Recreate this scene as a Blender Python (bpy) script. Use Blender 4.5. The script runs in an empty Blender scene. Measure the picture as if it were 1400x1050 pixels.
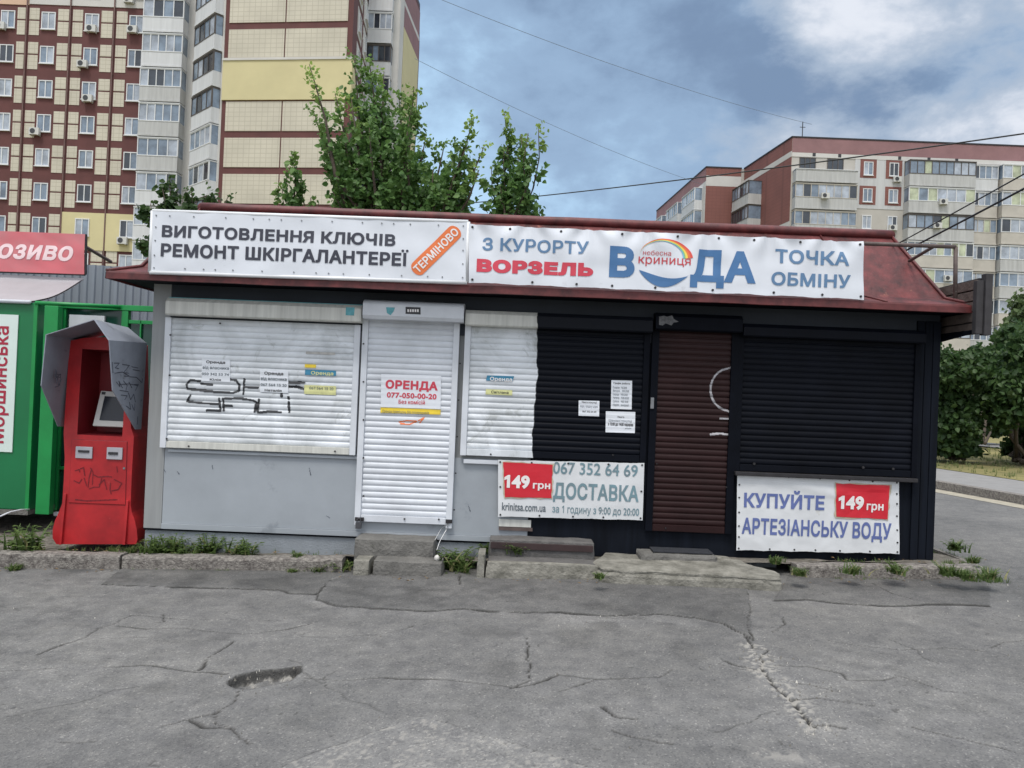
import bpy, bmesh, math, random
import numpy as np
from mathutils import Vector, Matrix, noise as mnoise

# ------------------------------------------------------------------ camera
scene = bpy.context.scene
COL = scene.collection
F_PX, ROLL, PITCH, EYE = 1050.0, math.radians(2.3), math.radians(0.55), 1.6
cam_d = bpy.data.cameras.new('camera'); cam = bpy.data.objects.new('camera', cam_d); COL.objects.link(cam)
cam_d.sensor_width = 36.0; cam_d.lens = 36.0 * F_PX / 1400.0; cam_d.clip_start = 0.05; cam_d.clip_end = 6000
_f = Vector((0, math.cos(PITCH), math.sin(PITCH))); _r0 = Vector((1, 0, 0)); _u0 = Vector((0, -math.sin(PITCH), math.cos(PITCH)))
_r = _r0 * math.cos(ROLL) + _u0 * math.sin(ROLL); _u = _u0 * math.cos(ROLL) - _r0 * math.sin(ROLL)
M = Matrix((( _r.x, _u.x, -_f.x, 0), (_r.y, _u.y, -_f.y, 0), (_r.z, _u.z, -_f.z, EYE), (0, 0, 0, 1)))
cam.matrix_world = M
scene.camera = cam

def ray(px, py):
    u = px - 700.0; v = 525.0 - py
    d = _r * u + _u * v + _f * F_PX
    return d

def at(px, py, Y):
    d = ray(px, py); t = Y / d.y
    return Vector((d.x * t, Y, EYE + d.z * t))

SLOPE = 0.0275                                   # the street falls gently to the left
def G(x, y=0):
    x = max(-11.0, min(9.0, x)); return SLOPE * x

def gp(px, py, dz=0.0):                          # pixel -> point on the sloping street (dz above it)
    d = ray(px, py); t = (dz - EYE) / (d.z - SLOPE * d.x)
    return Vector((d.x * t, d.y * t, EYE + d.z * t))

# ------------------------------------------------------------------ view, sky, sun
scene.view_settings.view_transform = 'Standard'; scene.view_settings.look = 'None'
scene.view_settings.gamma = 1; scene.view_settings.exposure = 0.5
SUN_EL, SUN_AZ = 64.0, 200.0                     # azimuth clockwise from +Y: high behind the camera, a little left
world = bpy.data.worlds.new('World'); scene.world = world; world.use_nodes = True
def build_world():
    nt = world.node_tree; N = nt.nodes; L = nt.links; N.clear()
    out = N.new('ShaderNodeOutputWorld'); bg = N.new('ShaderNodeBackground'); bg.inputs['Strength'].default_value = 0.1
    L.new(bg.outputs[0], out.inputs['Surface'])
    sky = N.new('ShaderNodeTexSky'); sky.sky_type = 'NISHITA'; sky.sun_disc = False
    sky.sun_elevation = math.radians(SUN_EL); sky.sun_rotation = math.radians(SUN_AZ); sky.air_density = 1.0; sky.dust_density = 1.5
    tc = N.new('ShaderNodeTexCoord'); sep = N.new('ShaderNodeSeparateXYZ'); L.new(tc.outputs['Generated'], sep.inputs[0])
    def math_(op, a, b=None, clamp=False):
        n = N.new('ShaderNodeMath'); n.operation = op; n.use_clamp = clamp
        for i, v in enumerate((a, b)):
            if v is None: continue
            if isinstance(v, (int, float)): n.inputs[i].default_value = v
            else: L.new(v, n.inputs[i])
        return n.outputs[0]
    def mix(fac, a, b):
        n = N.new('ShaderNodeMix'); n.data_type = 'RGBA'
        for i, v in ((0, fac), (6, a), (7, b)):
            if isinstance(v, (int, float)): n.inputs[i].default_value = v
            elif isinstance(v, tuple): n.inputs[i].default_value = (*v, 1)
            else: L.new(v, n.inputs[i])
        return n.outputs[2]
    cmb = N.new('ShaderNodeCombineXYZ'); L.new(sep.outputs[0], cmb.inputs[0]); L.new(sep.outputs[1], cmb.inputs[1]); L.new(math_('MULTIPLY', sep.outputs[2], 1.7), cmb.inputs[2])
    def noise(scale, detail, rough, off, dist=0.0):
        mp = N.new('ShaderNodeMapping'); mp.inputs['Location'].default_value = off; L.new(cmb.outputs[0], mp.inputs[0])
        n = N.new('ShaderNodeTexNoise'); n.inputs['Scale'].default_value = scale; n.inputs['Detail'].default_value = detail
        n.inputs['Roughness'].default_value = rough; n.inputs['Distortion'].default_value = dist
        L.new(mp.outputs[0], n.inputs['Vector']); return n.outputs['Fac']
    def ramp(v, lo, hi):
        n = N.new('ShaderNodeMapRange'); n.interpolation_type = 'SMOOTHSTEP'
        n.inputs['From Min'].default_value = lo; n.inputs['From Max'].default_value = hi; L.new(v, n.inputs['Value']); return n.outputs['Result']
    def blob(px, py, lo, hi):
        d = ray(px, py).normalized(); n = N.new('ShaderNodeVectorMath'); n.operation = 'DOT_PRODUCT'
        L.new(tc.outputs['Generated'], n.inputs[0]); n.inputs[1].default_value = d; return ramp(n.outputs['Value'], lo, hi)
    n1 = noise(2.6, 5, 0.50, (3.1, 1.7, 0.4), 0.12); n2 = noise(5.5, 11, 0.58, (7.3, 0.2, 2.0), 0.1); n3 = noise(0.7, 3, 0.5, (1.0, 5.0, 0))
    dark = (1.45, 2.12, 3.25); mid = (2.30, 3.30, 4.70); light = (3.5, 5.1, 6.8); white = (5.6, 5.9, 6.5); grey = (3.0, 3.65, 4.6)
    left = blob(585, 190, 0.935, 1.0); low = blob(800, 310, 0.965, 1.0); core = blob(900, 120, 0.950, 0.995); rlow = blob(1010, 175, 0.97, 0.998)
    wr = blob(1340, 50, 0.958, 0.998)
    t = math_('ADD', math_('MULTIPLY', math_('SUBTRACT', n1, 0.5), 1.5), math_('MULTIPLY', math_('SUBTRACT', n2, 0.5), 1.9))
    t = math_('ADD', t, math_('MULTIPLY', left, 0.36)); t = math_('ADD', t, math_('MULTIPLY', low, 0.20)); t = math_('SUBTRACT', t, math_('MULTIPLY', core, 0.22)); t = math_('SUBTRACT', t, math_('MULTIPLY', rlow, 0.18)); t = math_('ADD', t, 0.42)
    c = mix(ramp(t, -0.05, 0.50), dark, mid); c = mix(ramp(t, 0.45, 0.95), c, light)
    w = math_('ADD', math_('MULTIPLY', wr, 0.62), math_('MULTIPLY', math_('SUBTRACT', n2, 0.5), 2.3)); w = math_('ADD', w, math_('MULTIPLY', math_('SUBTRACT', n1, 0.5), 0.8))
    c = mix(ramp(w, 0.22, 0.62), c, grey); c = mix(ramp(w, 0.52, 0.95), c, white)
    gap = ramp(math_('ADD', n3, math_('MULTIPLY', n2, 0.25)), 0.80, 0.95)
    c = mix(math_('MULTIPLY', gap, 0.5), c, sky.outputs[0])
    back = ramp(sep.outputs[1], 0.30, -0.75)                       # brighter thin cloud behind the camera
    c = mix(back, c, (6.8, 7.2, 7.9))
    zen = ramp(sep.outputs[2], 0.55, 0.90); c = mix(zen, c, (12.5, 12.9, 13.5))
    L.new(c, bg.inputs['Color'])
build_world()
sun_d = bpy.data.lights.new('sun', 'SUN'); sun_d.energy = 1.5; sun_d.angle = math.radians(15); sun_d.color = (1, 0.95, 0.88)
sun = bpy.data.objects.new('sun', sun_d); COL.objects.link(sun)
_el, _az = math.radians(SUN_EL), math.radians(SUN_AZ)
sun.rotation_euler = Vector((math.sin(_az) * math.cos(_el), math.cos(_az) * math.cos(_el), math.sin(_el))).to_track_quat('Z', 'Y').to_euler()

# ------------------------------------------------------------------ helpers
random.seed(7); rng = np.random.default_rng(11)
def lin(r, g, b, k=1.0):
    f = lambda c: (c / 255 / 12.92 if c / 255 <= .04045 else ((c / 255 + .055) / 1.055) ** 2.4) * k
    return (f(r), f(g), f(b))

class MB:
    def __init__(s): s.v = []; s.f = []; s.m = []; s.smooth = False
    def add(s, vs, fs, m=0):
        o = len(s.v); s.v += [tuple(v) for v in vs]; s.f += [tuple(i + o for i in f) for f in fs]; s.m += [m] * len(fs); return s
    def hexa(s, c, m=0):                           # 8 corners: bottom 4 ccw, top 4 ccw
        return s.add(c, [(3, 2, 1, 0), (4, 5, 6, 7), (0, 1, 5, 4), (1, 2, 6, 5), (2, 3, 7, 6), (3, 0, 4, 7)], m)
    def box(s, x0, x1, y0, y1, z0, z1, m=0):
        return s.hexa([(x0, y0, z0), (x1, y0, z0), (x1, y1, z0), (x0, y1, z0), (x0, y0, z1), (x1, y0, z1), (x1, y1, z1), (x0, y1, z1)], m)
    def tube(s, pts, r, n=8, m=0, caps=True):
        pts = [Vector(p) for p in pts]; rs = r if isinstance(r, (list, tuple)) else [r] * len(pts); rings = []
        for i, p in enumerate(pts):
            t = (pts[min(i + 1, len(pts) - 1)] - pts[max(i - 1, 0)]).normalized()
            a = Vector((0, 0, 1)) if abs(t.z) < .9 else Vector((1, 0, 0)); b = t.cross(a).normalized(); c = t.cross(b).normalized()
            rings.append([p + (b * math.cos(2 * math.pi * k / n) + c * math.sin(2 * math.pi * k / n)) * rs[i] for k in range(n)])
        vs = [v for rg in rings for v in rg]; fs = []
        for i in range(len(pts) - 1):
            for k in range(n): fs.append((i * n + k, i * n + (k + 1) % n, (i + 1) * n + (k + 1) % n, (i + 1) * n + k))
        if caps: fs.append(tuple(range(n - 1, -1, -1))); fs.append(tuple((len(pts) - 1) * n + k for k in range(n)))
        return s.add(vs, fs, m)
    def prism(s, poly, axis, lo, hi, m=0):         # polygon (2-D) extruded along an axis
        n = len(poly)
        def p(a, b, c): return {'x': (c, a, b), 'y': (a, c, b), 'z': (a, b, c)}[axis]
        vs = [p(a, b, lo) for a, b in poly] + [p(a, b, hi) for a, b in poly]
        fs = [tuple(range(n)), tuple(range(2 * n - 1, n - 1, -1))] + [(i, i + n, (i + 1) % n + n, (i + 1) % n) for i in range(n)]
        return s.add(vs, fs, m)
    def build(s, name, mats, parent=None, bevel=0, smooth=False, fix=True):
        if not isinstance(mats, (list, tuple)): mats = [mats]
        me = bpy.data.meshes.new(name)
        off = Vector((0, 0, 0))
        if parent is not None:
            p = parent
            while p is not None: off += p.location; p = p.parent
        me.from_pydata([(v[0] - off.x, v[1] - off.y, v[2] - off.z) for v in s.v], [], s.f)
        for m in mats: me.materials.append(m)
        if len(mats) > 1: me.polygons.foreach_set('material_index', s.m)
        if fix or bevel:
            bm = bmesh.new(); bm.from_mesh(me)
            if fix: bmesh.ops.recalc_face_normals(bm, faces=bm.faces)
            if bevel:
                es = [e for e in bm.edges if len(e.link_faces) == 2 and e.calc_face_angle(0) > .5]
                bmesh.ops.bevel(bm, geom=es, offset=bevel, segments=2, profile=.6, affect='EDGES', clamp_overlap=True)
            bm.to_mesh(me); bm.free()
        if smooth: me.polygons.foreach_set('use_smooth', [True] * len(me.polygons))
        o = bpy.data.objects.new(name, me); COL.objects.link(o)
        if parent is not None: o.parent = parent
        return o

def tag(o, label=None, cat=None, group=None, kind=None):
    if label: o['label'] = label
    if cat: o['category'] = cat
    if group: o['group'] = group
    if kind: o['kind'] = kind
    return o
def thing(name, loc, label, cat, group=None):
    o = bpy.data.objects.new(name, None); o.location = loc; o.empty_display_size = .2; COL.objects.link(o)
    return tag(o, label, cat, group)
def copy_tree(o, parent=None):
    c = o.copy(); COL.objects.link(c)
    if parent is not None: c.parent = parent
    for ch in list(o.children): copy_tree(ch, c)
    return c

# materials --------------------------------------------------------
def pmat(name, col, rough=.6, var=.18, scale=2.0, col2=None, patch=None, bump=.0, bscale=60, metal=0.0, streak=False, spec=.5, pscale=3.0, detail=6):
    m = bpy.data.materials.new(name); m.use_nodes = True; nt = m.node_tree; N = nt.nodes; L = nt.links
    b = N['Principled BSDF']; b.inputs['Roughness'].default_value = rough; b.inputs['Metallic'].default_value = metal
    b.inputs['Specular IOR Level'].default_value = spec
    g = N.new('ShaderNodeNewGeometry'); src = g.outputs['Position']
    if streak:
        mp = N.new('ShaderNodeMapping'); mp.inputs['Scale'].default_value = (4.5, 4.5, .35); L.new(src, mp.inputs[0]); src = mp.outputs[0]
    n = N.new('ShaderNodeTexNoise'); n.inputs['Scale'].default_value = scale; n.inputs['Detail'].default_value = detail; n.inputs['Roughness'].default_value = .62; L.new(src, n.inputs['Vector'])
    r = N.new('ShaderNodeValToRGB'); r.color_ramp.elements[0].position = .3; r.color_ramp.elements[1].position = .7
    r.color_ramp.elements[0].color = (*[c * (1 - var) for c in (col2 or col)], 1); r.color_ramp.elements[1].color = (*[min(1, c * (1 + var * .5)) for c in col], 1)
    L.new(n.outputs['Fac'], r.inputs[0]); c = r.outputs[0]
    if patch:                                      # (colour, threshold) blotches such as rust or dirt
        n2 = N.new('ShaderNodeTexNoise'); n2.inputs['Scale'].default_value = pscale; n2.inputs['Detail'].default_value = 9; n2.inputs['Roughness'].default_value = .68; L.new(g.outputs['Position'], n2.inputs['Vector'])
        mr = N.new('ShaderNodeMapRange'); mr.inputs['From Min'].default_value = patch[1]; mr.inputs['From Max'].default_value = patch[1] + .09; L.new(n2.outputs['Fac'], mr.inputs['Value'])
        mx = N.new('ShaderNodeMix'); mx.data_type = 'RGBA'; L.new(mr.outputs[0], mx.inputs[0]); L.new(c, mx.inputs[6]); mx.inputs[7].default_value = (*patch[0], 1); c = mx.outputs[2]
    L.new(c, b.inputs['Base Color'])
    if bump:
        n3 = N.new('ShaderNodeTexNoise'); n3.inputs['Scale'].default_value = bscale; n3.inputs['Detail'].default_value = 5; L.new(g.outputs['Position'], n3.inputs['Vector'])
        bp = N.new('ShaderNodeBump'); bp.inputs['Strength'].default_value = bump; bp.inputs['Distance'].default_value = .02; L.new(n3.outputs['Fac'], bp.inputs['Height']); L.new(bp.outputs[0], b.inputs['Normal'])
    return m

MT = {}
MT['white_shutter'] = pmat('white_shutter_paint', lin(222, 226, 231), .45, .18, 1.6, col2=lin(198, 203, 206), patch=(lin(176, 180, 181), .58), pscale=2.6)
for _n in MT['white_shutter'].node_tree.nodes:
    if _n.type == 'TEX_NOISE': _n.inputs['Distortion'].default_value = 1.6       # brushed, painted-over smears
MT['white_metal'] = pmat('white_metal', lin(212, 216, 222), .45, .16, 3, patch=(lin(176, 180, 182), .66), pscale=4)
MT['aged_white'] = pmat('aged_white_metal', lin(205, 205, 198), .5, .2, 5, streak=True)
MT['black_paint'] = pmat('black_paint', (.0036, .0048, .0090), .65, .4, 4, spec=.10)
MT['black_shutter'] = pmat('black_shutter_paint', (.0038, .0050, .0092), .6, .4, 2.5, patch=((.009, .0115, .017), .62), spec=.12)
MT['black_wall'] = pmat('black_wall_paint', (.0065, .0088, .0145), .7, .5, 3, streak=True, spec=.12)
MT['brown_shutter'] = pmat('brown_shutter_paint', (.024, .0090, .0092), .5, .3, 3, patch=((.045, .022, .02), .64), spec=.2)
MT['grey_wall'] = pmat('grey_wall_paint', lin(158, 164, 170), .55, .16, 1.0, patch=(lin(134, 140, 146), .60), pscale=2.2, bump=.12, bscale=6)
MT['pillar_wall'] = pmat('grey_plaster', lin(150, 152, 152), .7, .16, 3, streak=True)
MT['navy_band'] = pmat('navy_band_paint', (.026, .033, .046), .7, .25, 2)
MT['roof'] = pmat('red_oxide_roof', lin(104, 42, 43), .6, .55, 6, col2=lin(72, 28, 31), patch=(lin(138, 84, 70), .60), pscale=9, bump=.25, bscale=25)
MT['roof_edge'] = pmat('red_oxide_edge', lin(104, 46, 46), .55, .35, 9, col2=lin(78, 32, 34), patch=(lin(150, 96, 74), .65), pscale=10)
MT['vinyl'] = pmat('white_vinyl', lin(222, 226, 233), .42, .08, 2.0, patch=(lin(205, 208, 214), .64), pscale=3)
MT['old_vinyl'] = pmat('weathered_vinyl', lin(218, 220, 222), .45, .10, 3.0, patch=(lin(178, 172, 158), .66), pscale=4)
MT['pale_frame'] = pmat('banner_frame', lin(226, 228, 230), .4, .06, 4)
MT['ink_dark'] = pmat('ink_charcoal', lin(58, 60, 72), .5, .08, 5)
MT['ink_blue'] = pmat('ink_steel_blue', lin(96, 130, 166), .5, .1, 5)
MT['ink_blue2'] = pmat('ink_logo_blue', lin(72, 116, 164), .5, .1, 5)
MT['ink_red'] = pmat('ink_red', lin(206, 66, 84), .5, .1, 5)
MT['ink_red2'] = pmat('ink_thin_red', lin(200, 72, 80), .5, .1, 5)
MT['ink_orange'] = pmat('ink_orange', lin(232, 122, 66), .5, .08, 5)
MT['ink_white'] = pmat('ink_white', lin(236, 232, 230), .5, .05, 5)
MT['ink_faded'] = pmat('ink_faded_teal', lin(104, 136, 146), .5, .4, 9, col2=lin(140, 160, 168))
MT['ink_grey'] = pmat('ink_grey', lin(98, 108, 116), .5, .3, 12)
MT['ink_violet'] = pmat('ink_violet_blue', lin(96, 110, 164), .5, .15, 9)
MT['ink_black'] = pmat('ink_black', (.03, .03, .034), .5, .1, 9)
MT['patch_red'] = pmat('price_patch_red', lin(206, 36, 52), .4, .1, 5)
MT['glue'] = pmat('glue_stain', lin(190, 180, 158), .6, .25, 12)
MT['rb_y'] = pmat('ink_yellow', lin(240, 214, 90), .5, .05, 5); MT['rb_g'] = pmat('ink_green', lin(130, 190, 130), .5, .05, 5); MT['rb_c'] = pmat('ink_cyan', lin(120, 186, 214), .5, .05, 5); MT['rb_r'] = pmat('ink_rainbow_red', lin(222, 84, 74), .5, .05, 5)
MT['paper'] = pmat('paper', lin(226, 230, 236), .6, .05, 8)
MT['paper_yellow'] = pmat('yellow_paper', lin(236, 206, 62), .6, .1, 12); MT['paper_pale'] = pmat('pale_yellow_paper', lin(218, 218, 156), .6, .15, 20); MT['paper_blue'] = pmat('blue_paper', lin(64, 138, 172), .6, .2, 30)
MT['torn'] = pmat('torn_paper_residue', lin(186, 184, 180), .7, .25, 25)
MT['teal'] = pmat('teal_sticker', lin(96, 168, 178), .5, .3, 25)
MT['spray_black'] = pmat('black_spray', (.028, .030, .036), .6, .3, 20); MT['spray_white'] = pmat('white_spray', lin(168, 166, 170), .6, .35, 20)
MT['marker'] = pmat('marker_ink', lin(72, 76, 88), .6, .2, 20); MT['marker_red'] = pmat('marker_on_red', lin(110, 20, 30), .6, .2, 20)
MT['steel'] = pmat('galvanised_steel', lin(140, 142, 145), .4, .25, 12, metal=.6); MT['dark_steel'] = pmat('dark_steel', lin(52, 50, 52), .5, .3, 12, metal=.3)
MT['rusty_pipe'] = pmat('rusty_pipe', lin(96, 82, 78), .6, .35, 14)
MT['padlock'] = pmat('padlock_metal', lin(92, 92, 96), .4, .3, 30, metal=.5)
MT['concrete'] = pmat('old_concrete', lin(150, 147, 138, .92), .85, .32, 7, col2=lin(112, 110, 100), bump=.7, bscale=38, patch=(lin(86, 86, 74), .64), pscale=9)
MT['dark_concrete'] = pmat('stained_concrete', lin(112, 110, 106), .85, .35, 6, bump=.7, bscale=38, patch=(lin(70, 70, 60), .63), pscale=9)
MT['kerb'] = pmat('kerb_granite', lin(142, 137, 130), .85, .45, 30, col2=lin(108, 100, 96), bump=.8, bscale=70, patch=(lin(74, 78, 58), .66), pscale=5)
MT['tread'] = pmat('asphalt_tread', lin(102, 100, 98), .9, .3, 12, bump=.6, bscale=90)
MT['riser'] = pmat('red_brown_riser', lin(58, 42, 42), .7, .3, 8)
MT['found'] = pmat('foundation_paint', lin(140, 146, 152), .7, .25, 3, patch=(lin(104, 104, 100), .6), pscale=5, bump=.3)
MT['mat_rubber'] = pmat('rubber_mat', lin(48, 50, 56), .8, .2, 20, bump=.5, bscale=150)
MT['green_panel'] = pmat('green_panel_paint', (.006, .165, .055), .4, .15, 2); MT['green_bright'] = pmat('bright_green_paint', (.008, .26, .06), .4, .2, 3)
MT['green_dark'] = pmat('dark_green_inside', (.008, .055, .032), .3, .3, 3); MT['green_glass'] = pmat('green_glass', (.010, .050, .036), .12, .3, 3)
MT['sign_red'] = pmat('faded_red_banner', lin(208, 104, 112), .45, .16, 3, col2=lin(208, 130, 134)); MT['sign_white'] = pmat('sign_white_letters', lin(240, 214, 216), .5, .05, 5)
MT['awning'] = pmat('awning_fabric', lin(158, 153, 156), .7, .12, 3); MT['poster_white'] = pmat('poster_white', lin(214, 228, 222), .5, .05, 4); MT['poster_red'] = pmat('poster_red_letters', lin(168, 38, 62), .5, .1, 4)
MT['corrugated'] = pmat('corrugated_grey', lin(134, 140, 150), .5, .12, 2, streak=True)
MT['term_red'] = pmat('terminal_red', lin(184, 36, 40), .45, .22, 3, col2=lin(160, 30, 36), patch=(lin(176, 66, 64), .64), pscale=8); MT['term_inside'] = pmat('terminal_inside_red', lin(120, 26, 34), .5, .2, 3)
MT['hood'] = pmat('hood_grey', lin(142, 147, 158), .5, .2, 4, patch=(lin(112, 115, 122), .60), pscale=7); MT['monitor'] = pmat('monitor_case', lin(196, 194, 190), .5, .1, 5)
MT['screen'] = pmat('dark_screen', (.012, .014, .022), .12, .1, 5); MT['slot'] = pmat('slot_grey', lin(172, 172, 178), .4, .1, 8)
MT['wood'] = pmat('weathered_boards', lin(96, 84, 78), .85, .4, 6, streak=False, bump=.4, bscale=30); MT['dark_wood'] = pmat('dark_boards', lin(58, 56, 58), .8, .4, 8)
MT['cable'] = pmat('cable_black', (.02, .022, .026), .6, .1, 3); MT['thin_wire'] = pmat('grey_wire', (.16, .20, .26), .6, .1, 3)
MT['soil'] = pmat('dry_soil', lin(120, 114, 106), .95, .35, 14, col2=lin(92, 88, 78), bump=.8, bscale=50, patch=(lin(84, 90, 58), .63), pscale=6)
MT['pavement'] = pmat('pavement_asphalt', lin(150, 148, 146, .8), .9, .15, 4, bump=.3, bscale=80)
MT['grass_ground'] = pmat('dry_grass_ground', lin(164, 152, 98, .66), .95, .4, .55, col2=lin(112, 112, 62, .8), bump=.5, bscale=20, patch=(lin(168, 156, 110, .7), .60), pscale=.9)
MT['trunk'] = pmat('bark', lin(86, 76, 66), .9, .35, 9, bump=.6)
MT['stone_white'] = pmat('white_stone', lin(205, 202, 196), .7, .1, 30)

# text -------------------------------------------------------------
_fc = bpy.data.curves.new('font_probe', 'FONT'); _fo = bpy.data.objects.new('font_probe', _fc); COL.objects.link(_fo)
def _contours(ch):
    _fc.body = ch; _fc.size = 1; bpy.context.view_layer.update()
    cu = _fo.to_curve(bpy.context.evaluated_depsgraph_get()); out = []
    for sp in cu.splines:
        P = sp.bezier_points; n = len(P); pts = []
        for k in range(n):
            a, b = P[k], P[(k + 1) % n]; A, B_, C_, D_ = a.co, a.handle_right, b.handle_left, b.co
            st = max(abs((B_ - A).cross(D_ - A).z), abs((C_ - A).cross(D_ - A).z)) < 1e-4
            for q in range(1 if st else 6):
                t = q / 6; u = 1 - t; p = A * u ** 3 + B_ * 3 * u * u * t + C_ * 3 * u * t * t + D_ * t ** 3
                if not pts or (Vector((p.x, p.y)) - pts[-1]).length > 1e-4: pts.append(Vector((p.x, p.y)))
        if len(pts) > 2: out.append(pts)
    _fo.to_curve_clear(); return out
def _area(p): return sum(a.x * b.y - b.x * a.y for a, b in zip(p, p[1:] + p[:1])) / 2
def _right(body): return max(p.x for c in _contours(body) for p in c)
_top = lambda ch: max(p.y for c in _contours(ch) for p in c)
CAP, XH, CAPD, XHL = _top('Н'), _top('х'), _top('4'), _top('x'); _HH = _right('HH')
_glyphs = {}
def _glyph(ch):
    if ch not in _glyphs:
        if ch == ' ': _glyphs[ch] = ([], .26)
        elif ch in 'ІЇ':
            c = [[Vector(q) for q in ((.10, 0), (.19, 0), (.19, CAP), (.10, CAP))]]
            if ch == 'Ї':
                for dx in (.02, .27): c.append([Vector((dx + .04 * math.cos(k * math.pi / 5), CAP + .16 + .04 * math.sin(k * math.pi / 5))) for k in range(10)])
            _glyphs[ch] = (c, .29)
        elif ch == '1': _glyphs[ch] = ([[Vector(q) for q in ((.26, 0), (.35, 0), (.35, CAPD), (.285, CAPD), (.10, CAPD * .82), (.10, CAPD * .70), (.26, CAPD * .80))]], .50)
        else: _glyphs[ch] = (_contours(ch), _right('H' + ch + 'H') - _HH)
    return _glyphs[ch]
def _offset(P, d):
    n = len(P); out = []
    for k in range(n):
        a, b, c = P[k - 1], P[k], P[(k + 1) % n]; e1 = (b - a).normalized(); e2 = (c - b).normalized()
        n1, n2 = Vector((e1.y, -e1.x)), Vector((e2.y, -e2.x)); m = n1 + n2
        m = n1 if m.length < 1e-3 else m * (1 / max(.35, m.length_squared / 2)); out.append(b + m * d)
    return out
_slabs = {}
def _fill(ch, bold, step):
    """glyph outline grown by bold, filled by the non-zero rule in thin horizontal trapezoids"""
    key = (ch, round(bold, 4), step)
    if key in _slabs: return _slabs[key]
    cs = _glyph(ch)[0]
    if not cs: _slabs[key] = []; return []
    big_ = max(cs, key=lambda c: abs(_area(c))); sg = 1 if _area(big_) > 0 else -1
    cs = [_offset(c if sg > 0 else c[::-1], bold) for c in cs]
    E = [(a, b) for c in cs for a, b in zip(c, c[1:] + c[:1]) if abs(a.y - b.y) > 1e-6]
    ys = sorted(p.y for c in cs for p in c); lv = [ys[0]]
    for y in ys:
        if y - lv[-1] >= step: lv.append(y)
    if ys[-1] - lv[-1] > 1e-4: lv.append(ys[-1])
    out = []
    for y0, y1 in zip(lv[:-1], lv[1:]):
        ym = (y0 + y1) / 2; X_ = []
        for a, b in E:
            if (a.y <= ym) != (b.y <= ym):
                f = lambda y: a.x + (b.x - a.x) * min(1, max(0, (y - a.y) / (b.y - a.y)))
                X_.append((f(ym), f(y0), f(y1), 1 if b.y > a.y else -1))
        X_.sort(); w = 0; st = None
        for q in X_:
            if w == 0: st = q
            w += q[3]
            if w == 0: out.append(((st[1], y0), (q[1], y0), (q[2], y1), (st[2], y1)))
    _slabs[key] = out; return out
def text2d(body, bold=.03, italic=0.0, step=.012):
    """flat lettering from the built-in font's outlines: (x, y, layer), faces"""
    vs, fs = [], []; x0 = 0.0
    for ch in body:
        for q in _fill(ch, bold, step): b = len(vs); vs += [(x0 + x + y * italic, y, 0.0) for x, y in q]; fs.append((b, b + 1, b + 2, b + 3))
        x0 += _glyph(ch)[1] + bold * .8
    return vs, fs

def lettering(body, BL, TR, Y, mat, parent, bold=.03, ref='H', yoff=None, italic=0, name='lettering', lift=.004, sub=.05):
    a = at(*BL, Y); b = at(*TR, Y); vs, fs = text2d(body, bold, italic, .012 if b.z - a.z > .05 else .04); x0 = min(v[0] for v in vs); x1 = max(v[0] for v in vs); H = (CAP if any(c_.isalpha() for c_ in body) else CAPD) if ref == 'H' else (XHL if body.isascii() else XH)
    k = (b.x - a.x) / (x1 - x0); kz = (b.z - a.z) / (H + 2 * bold)
    pts = [(a.x + (v[0] - x0) * k, a.z + (v[1] + bold) * kz, v[2]) for v in vs]
    return flat_mesh(pts, fs, Y, mat, parent, yoff, name, lift, sub)
def flat_mesh(pts, fs, Y, mat, parent, yoff=None, name='lettering', lift=.004, sub=.05):
    me = bpy.data.meshes.new(name); me.from_pydata([(p[0], p[2] if len(p) > 2 else 0, p[1]) for p in pts], [], fs)
    if yoff:
        bm = bmesh.new(); bm.from_mesh(me)
        for ax in (0, 2):
            lo = min(v.co[ax] for v in bm.verts); hi = max(v.co[ax] for v in bm.verts); c = lo + sub
            while c < hi:
                co = [0, 0, 0]; co[ax] = c; no = [0, 0, 0]; no[ax] = 1
                bmesh.ops.bisect_plane(bm, geom=bm.verts[:] + bm.edges[:] + bm.faces[:], plane_co=co, plane_no=no); c += sub
        bm.to_mesh(me); bm.free()
    off = Vector((0, 0, 0)); p = parent
    while p is not None: off += p.location; p = p.parent
    for v in me.vertices:
        x, l, z = v.co; v.co = Vector((x, Y - lift - .0004 * l - (yoff(x, z) if yoff else 0), z)) - off
    me.materials.append(mat); o = bpy.data.objects.new(name, me); COL.objects.link(o)
    if parent is not None: o.parent = parent
    return o
def poly_px(pxs, Y):
    return [(p.x, p.z) for p in (at(a, b, Y) for a, b in pxs)]

def wloc(p):
    off = Vector((0, 0, 0))
    while p is not None: off += p.location; p = p.parent
    return off
def disc(name, p, r, mat, parent, proto=None):    # one small round fixing
    if proto is None:
        mb = MB().tube([(0, -.006, 0), (0, .005, 0)], r, 8); o = mb.build(name, mat)
    else: o = proto.copy(); COL.objects.link(o)
    o.parent = parent; o.location = p - wloc(parent); return o
def nz(x, y, z=0.0): return mnoise.noise(Vector((x, y, z)))

# numpy value noise ------------------------------------------------
def vnoise(x, y, seed=0):
    xi = np.floor(x).astype(np.int64); yi = np.floor(y).astype(np.int64); fx = x - xi; fy = y - yi
    fx = fx * fx * (3 - 2 * fx); fy = fy * fy * (3 - 2 * fy)
    def h(a, b):
        n = (a * 374761393 + b * 668265263 + seed * 974711) & 0xffffffff; n = ((n ^ (n >> 13)) * 1274126177) & 0xffffffff
        return ((n ^ (n >> 16)) & 0xffff) / 65535.0
    return (h(xi, yi) * (1 - fx) + h(xi + 1, yi) * fx) * (1 - fy) + (h(xi, yi + 1) * (1 - fx) + h(xi + 1, yi + 1) * fx) * fy

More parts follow.
